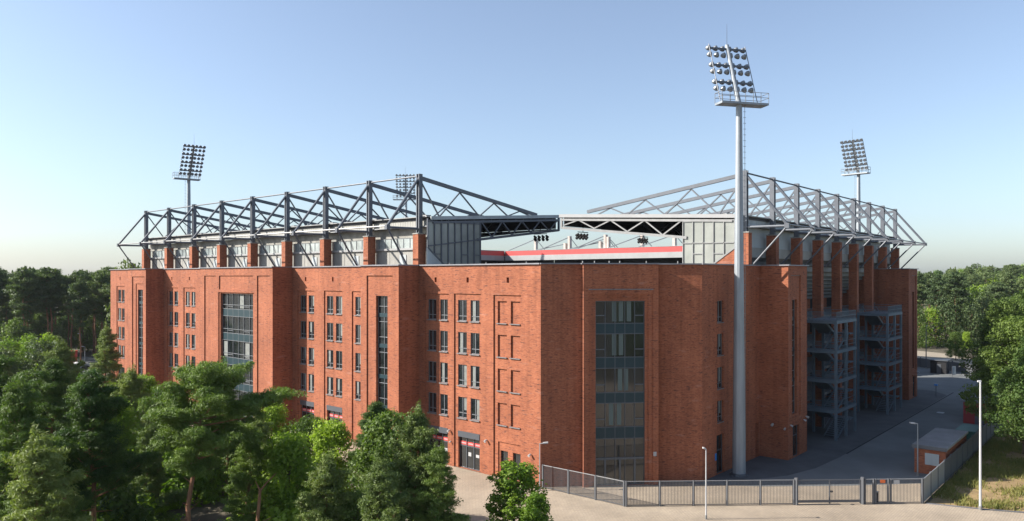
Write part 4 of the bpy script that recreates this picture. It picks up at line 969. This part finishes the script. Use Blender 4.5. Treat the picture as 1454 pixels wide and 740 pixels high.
NL = [ # px, distance, top row, kind, label
 (265,46,500,('P',1),'tall pine with bare orange trunk and wide crown before the wide glass front'),
 (136,47,512,('P',0),'tall pine with a straight bare trunk left of the spreading pine'),
 (22,44,520,('P',2),'dark dense pine at the left edge of the picture'),
 (70,62,500,('P',0),'mid green pine behind the dark pine at the left edge'),
 (92,84,480,('P',3),'pale sunlit conifer standing below the forest road'),
 (-30,50,500,('P',1),'dark pine reaching in from beyond the left edge'),
 (180,75,520,('P',3),'small pale pine in front of the far left windows'),
 (148,112,462,('P',3),'dark green conifer beside the left end wall of the stadium'),
 (205,88,528,('D',0),'bright yellow green broadleaf tree before the leftmost tower slit'),
 (242,80,540,('D',1),'leafy green tree left of the spreading pine crown'),
 (322,70,548,('P',0),'pine rising just below the wide glass front'),
 (368,60,585,('P',3),'broad pine right of the wide glass front'),
 (386,70,566,('D',0),'light green broadleaf tree near the brick return of the wide tower'),
 (352,50,590,('P',2),'dense low pine to the right of the bare orange trunk'),
 (440,62,585,('D',1),'green broadleaf tree under the red banded entrances'),
 (470,60,590,('D',0),'yellow green tree in front of the middle window columns'),
 (410,50,606,('D',0),'bright leafy tree beside a dead leaning branch'),
 (455,44,640,('P',3),'grey green pine low in the middle of the trees'),
 (528,58,562,('P',0),'thin topped pine before the slit window of the third tower'),
 (560,54,575,('D',1),'mixed green tree between the two middle pines'),
 (592,49,572,('P',3),'large rounded pine before the rightmost brick tower'),
 (618,47,620,('P',2),'pine with branches reaching right over the paving'),
 (540,42,650,('P',3),'low dense pine at the bottom edge under the third tower'),
 (731,54,650,('D',2),'slim bright green broadleaf tree on the paving before the brick corner'),
 (762,51,695,('D',2),'small sapling right of the slim bright tree'),
 (205,57,600,('P',3),'shaded pine filling the space between the two bare trunks'),
 (60,40,610,('P',3),'low dark pine near the lower left corner'),
 (110,68,540,('D',1),'dull green broadleaf tree between the left pines'),
 (40,90,520,('D',1),'rounded green tree under the left forest'),
 (0,100,505,('P',3),'bushy conifer at the far left below the forest'),
 (300,88,560,('D',1),'green tree close to the wall below the wide glass front'),
 (500,45,690,('D',1),'dark broadleaf tree at the bottom edge beside the low pines'),
 (640,50,740,('D',2),'low young tree at the bottom edge of the paving'),
 (658,52,738,('D',2),'leafy tip of a young tree at the bottom edge right of the pines'),
 (160,60,560,('D',0),'yellow green tree low between the two tall left pines'),
]
for i, (px,t,top,(kd_,ki),lab) in enumerate(NL):
    hz = (CZ-(top-392)*t/1051)*.95; base = PN[ki] if kd_ == 'P' else DN[ki]
    mh = (15.5,15.5,15.5,11)[ki] if kd_ == 'P' else (11,10,8)[ki]; mh *= 1.02
    q = P(px,t); sc = hz/mh; sz = 1.0
    lim = 1.15 if mh > 12 else 1.25
    if sc > lim: sz = sc/lim; sc = lim
    if px == 731: sc *= 1.4; sz /= 1.4
    rot = 2.6 if px == 268 else i*1.7
    plant('pine_tree' if kd_ == 'P' else 'broadleaf_tree', base, (q.x,q.y,0), sc, rot, lab, 'pine' if kd_ == 'P' else 'tree', sz=sz)
# undergrowth below the near trees
MID = []
rr = random.Random(3)
for i in range(46):
    px = rr.uniform(-60, 640); t = rr.uniform(38, 95)
    q = P(px,t)
    if q.x > -16 or (t < 50 and (abs(px-268) < 60 or abs(px-136) < 50)): continue
    plant('shrub', SHR[i%2], (q.x,q.y,0), rr.uniform(.9,1.9), rr.random()*6, 'leafy undergrowth shrub below the pines in front of the stadium', 'shrub', 'undergrowth shrubs below the pines')
q = P(361,46); b = MB(); b.path([(q.x,q.y,0),(q.x+.1,q.y,4),(q.x+.35,q.y-.1,7.4)], [.17,.13,.09], 8)
e = Vector((q.x+.35,q.y-.1,7.3)); b.path([e, e+LR*.4+Vector((0,0,.5)), e+LR*1.0+Vector((0,0,1.1))], [.07,.05,.02], 6); b.path([e, e-LR*.3+Vector((0,0,.6))], [.06,.02], 5); b.path([e-Vector((0,0,2)), e+LR*.7-Vector((0,0,1.7))], [.05,.02], 5)
o = b.build('dead_tree', M['bark'], loc=(q.x,q.y,0)); tag(o, 'bare dead trunk with a broken forked top between the low pines', 'dead tree')
for k in range(18):
    px = -50+k*8.2+rr.uniform(-4,4); t = rr.uniform(112,160)
    if px > 88 : t = rr.uniform(112,128)
    q = P(px,t); MID.append((q.x,q.y,rr.uniform(.55,.78)*(1 if px < 88 else .6),rr.random()*6,k))
# big broadleaf trees on the right
for i, (px,t,top,lab) in enumerate(((1456,86,452,'large leafy tree overhanging the solid panel fence behind the tall white lamp'),(1492,78,470,'leafy tree at the right edge with low branches over the grass'),
        (1440,112,425,'tall leafy tree behind the overhanging tree at the right'),(1468,128,415,'leafy tree at the right edge, behind the other two'),(1500,100,430,'leafy tree reaching in from beyond the right edge'))):
    hz = CZ-(top-392)*t/1051; q = P(px,t); plant('broadleaf_tree', BT, (q.x,q.y,0), min(1.05,hz/16.3), i*2.1+.6, lab, 'tree', sz=max(1,hz/16.3/1.05))
# forest kinds, lighter meshes
FP = [pine(22,.55,3.6,24,46,.20,.55,M['farpine'],31,clr=1.05,tr=.24), pine(22,.62,3.9,22,46,.20,.55,M['farpine'],32,clr=1.1,tr=.24,lean=.7), pine(22,.42,3.4,30,42,.20,.55,M['farpine'],33,clr=1.0,tr=.22)]
FD = [broad(15,.08,4.2,80,44,.34,.46,M['decid2'],41,clr=1.3,tr=.22), broad(13,.05,4.0,70,44,.34,.46,M['farpine'],42,clr=1.35,tr=.2), broad(12,.05,3.6,70,44,.32,.44,M['decid'],43,clr=1.2,tr=.2)]
rr = random.Random(8); cnt = 0
for row, (t0,t1,n_) in enumerate(((176,188,17),(190,206,17),(208,235,20),(238,275,22))):
    for k in range(n_):
        px = -70+(k+rr.uniform(.1,.9))*300/n_; t = rr.uniform(t0,t1); q = P(px,t); base = FP[rr.randrange(3)]
        hz = CZ+(rr.uniform(-12,8)+7*max(0,(60-px)/120))*t/1051
        plant('pine_tree', base, (q.x,q.y,0), 1.05*hz/22.4, rr.random()*6, 'tall pine with visible trunk in the front row of the left forest edge' if row == 0 else 'pine crown rising behind the front row of the left forest', 'pine', 'front row pines of the left forest' if row == 0 else 'pines deep in the left forest')
for k in range(52):
    px = -60+(k/2+rr.random())*9.4; t = rr.uniform(172,200) if k%2 else rr.uniform(198,240); q = P(px,t)
    if 92 < px < 138 and t < 195: continue
    plant('broadleaf_tree', FD[k%2], (q.x,q.y,0), rr.uniform(.55,.85), rr.random()*6, 'low dark tree at the foot of the left forest', 'tree', 'low trees at the foot of the left forest')
for x,y,s_,a_,k in MID: plant('broadleaf_tree', FD[k%3], (x,y,0), s_, a_, 'rounded tree in the clearing before the left forest', 'tree', 'trees in the clearing before the left forest')
for row, (t0,t1,n_) in enumerate(((212,222,13),(225,245,14),(250,280,14),(290,335,15),(345,400,15),(410,480,16),(490,580,16))):
    for k in range(n_):
        px = 1285+(k+rr.uniform(.1,.9))*215/n_; t = rr.uniform(t0,t1); q = P(px,t); gz = hill_h(t)*.9-.5
        isp = rr.random() < (.5 if row > 0 else .25); base = FP[rr.randrange(3)] if isp else FD[rr.randrange(3)]
        hh = (rr.uniform(11,15) if row == 0 else rr.uniform(16,20)) if not isp else rr.uniform(18,23)
        top_lim = CZ+(4+12*max(0,(px-1300)/150))*t/1051+rr.uniform(-1.5,1.5); hh = min(hh, top_lim-gz) if row < 5 else top_lim-gz+rr.uniform(-1,1.0)
        mh = 22.4 if isp else (15.3,13.3,12.3)[FD.index(base)]
        if isp: plant('pine_tree', base, (q.x,q.y,gz), hh/mh, rr.random()*6, 'pine at the near edge of the right hand wood' if row < 2 else 'pine crown higher up the wooded rise on the right', 'pine', 'edge pines of the right wood' if row < 2 else 'upper pines of the right wood')
        else: plant('broadleaf_tree', base, (q.x,q.y,gz), hh/mh, rr.random()*6, 'broadleaf tree at the near edge of the right hand wood' if row < 2 else 'rounded broadleaf crown higher up the wooded rise on the right', 'tree', 'edge broadleaf trees of the right wood' if row < 2 else 'upper broadleaf trees of the right wood')
q = P(1357,182); plant('columnar_tree', DN[1], (q.x,q.y,0), .68, 1.0, 'dark narrow clipped tree beside the far road', 'tree', sz=1.0)
q = P(1372,200); plant('broadleaf_tree', DN[0], (q.x,q.y,0), .5, 2.0, 'yellowing small tree by the far road', 'tree')
for k in range(11):
    a = -math.pi*.5-1.1+k*.17; x = 5+95*math.cos(a)*1.1; y = -5+100*math.sin(a)
    plant('broadleaf_tree', FD[k%3], (x,y,0), 1.25, k*1.3, 'tree facing the portal across the plaza, mirrored in its glass', 'tree', 'trees mirrored in the portal glass')
# trees glimpsed past the far left roof end
for i,(px,t) in enumerate(((176,158),(186,150),(197,160))):
    q = P(px,t); plant('broadleaf_tree', FD[1], (q.x,q.y,0), .95, i*1.1, ('round crowned tree rising over the left end of the brick roofline','middle tree crown showing above the left end of the brick roofline','tree crown close to the leftmost pier above the roofline')[i], 'tree', sz=(1.75,1.85,1.8)[i])

# ------------------------------------------------------------------ grass on the dry ground
r_ = np.random.default_rng(4); n = 60000
cx = r_.uniform(19.5, 60, n*3); cy = r_.uniform(-60, -29.7, n*3)
ok = (cy > -29.8-((cx-19.2)*.0+0)-30) & ((cx-19.3) > (-(cy+29.8))*.38)
dens = np.sin(cx*.9+1.3*np.sin(cy*.7))+np.sin(cy*1.1+cx*.35)+.9*(cy > -32.5)+.8*(cx > 33)
ok &= (r_.random(n*3) < np.clip(.16+.42*dens, .03, 1)); cx = cx[ok][:n]; cy = cy[ok][:n]; n = len(cx)
hh = r_.uniform(.12,.40,n)*np.where(r_.random(n) < .1, 1.7, 1); a = r_.uniform(0,6.28,n); w_ = .05
v = np.zeros((n,3,3)); v[:,0] = np.stack([cx-np.cos(a)*w_, cy-np.sin(a)*w_, 0*cx], 1); v[:,1] = np.stack([cx+np.cos(a)*w_, cy+np.sin(a)*w_, 0*cx], 1)
v[:,2] = np.stack([cx+r_.normal(0,.12,n), cy+r_.normal(0,.12,n), hh], 1)
me = bpy.data.meshes.new('grass'); me.from_pydata(v.reshape(-1,3).tolist(), [], np.arange(3*n).reshape(-1,3).tolist()); me.materials.append(M['blade'])
o = bpy.data.objects.new('grass', me); COL.objects.link(o); tag(o, 'dry tufts of grass on the sandy ground by the solid fence', 'grass', kind='stuff')

# ------------------------------------------------------------------ air
b = MB(); b.box(-1520, 2520, -1520, 2520, -1.0, 52.0)
hm = bpy.data.materials.new('air'); hm.use_nodes = True; ht = hm.node_tree
for nd in list(ht.nodes):
    if nd.type == 'BSDF_PRINCIPLED': ht.nodes.remove(nd)
pv = ht.nodes.new('ShaderNodeVolumePrincipled'); pv.inputs['Density'].default_value = 0.00006; pv.inputs['Color'].default_value = (0.86, 0.91, 1.0, 1); pv.inputs['Anisotropy'].default_value = 0.2
ht.links.new(pv.outputs[0], ht.nodes['Material Output'].inputs['Volume'])
o = b.build('haze', hm); o['kind'] = 'stuff'; o.display_type = 'WIRE'
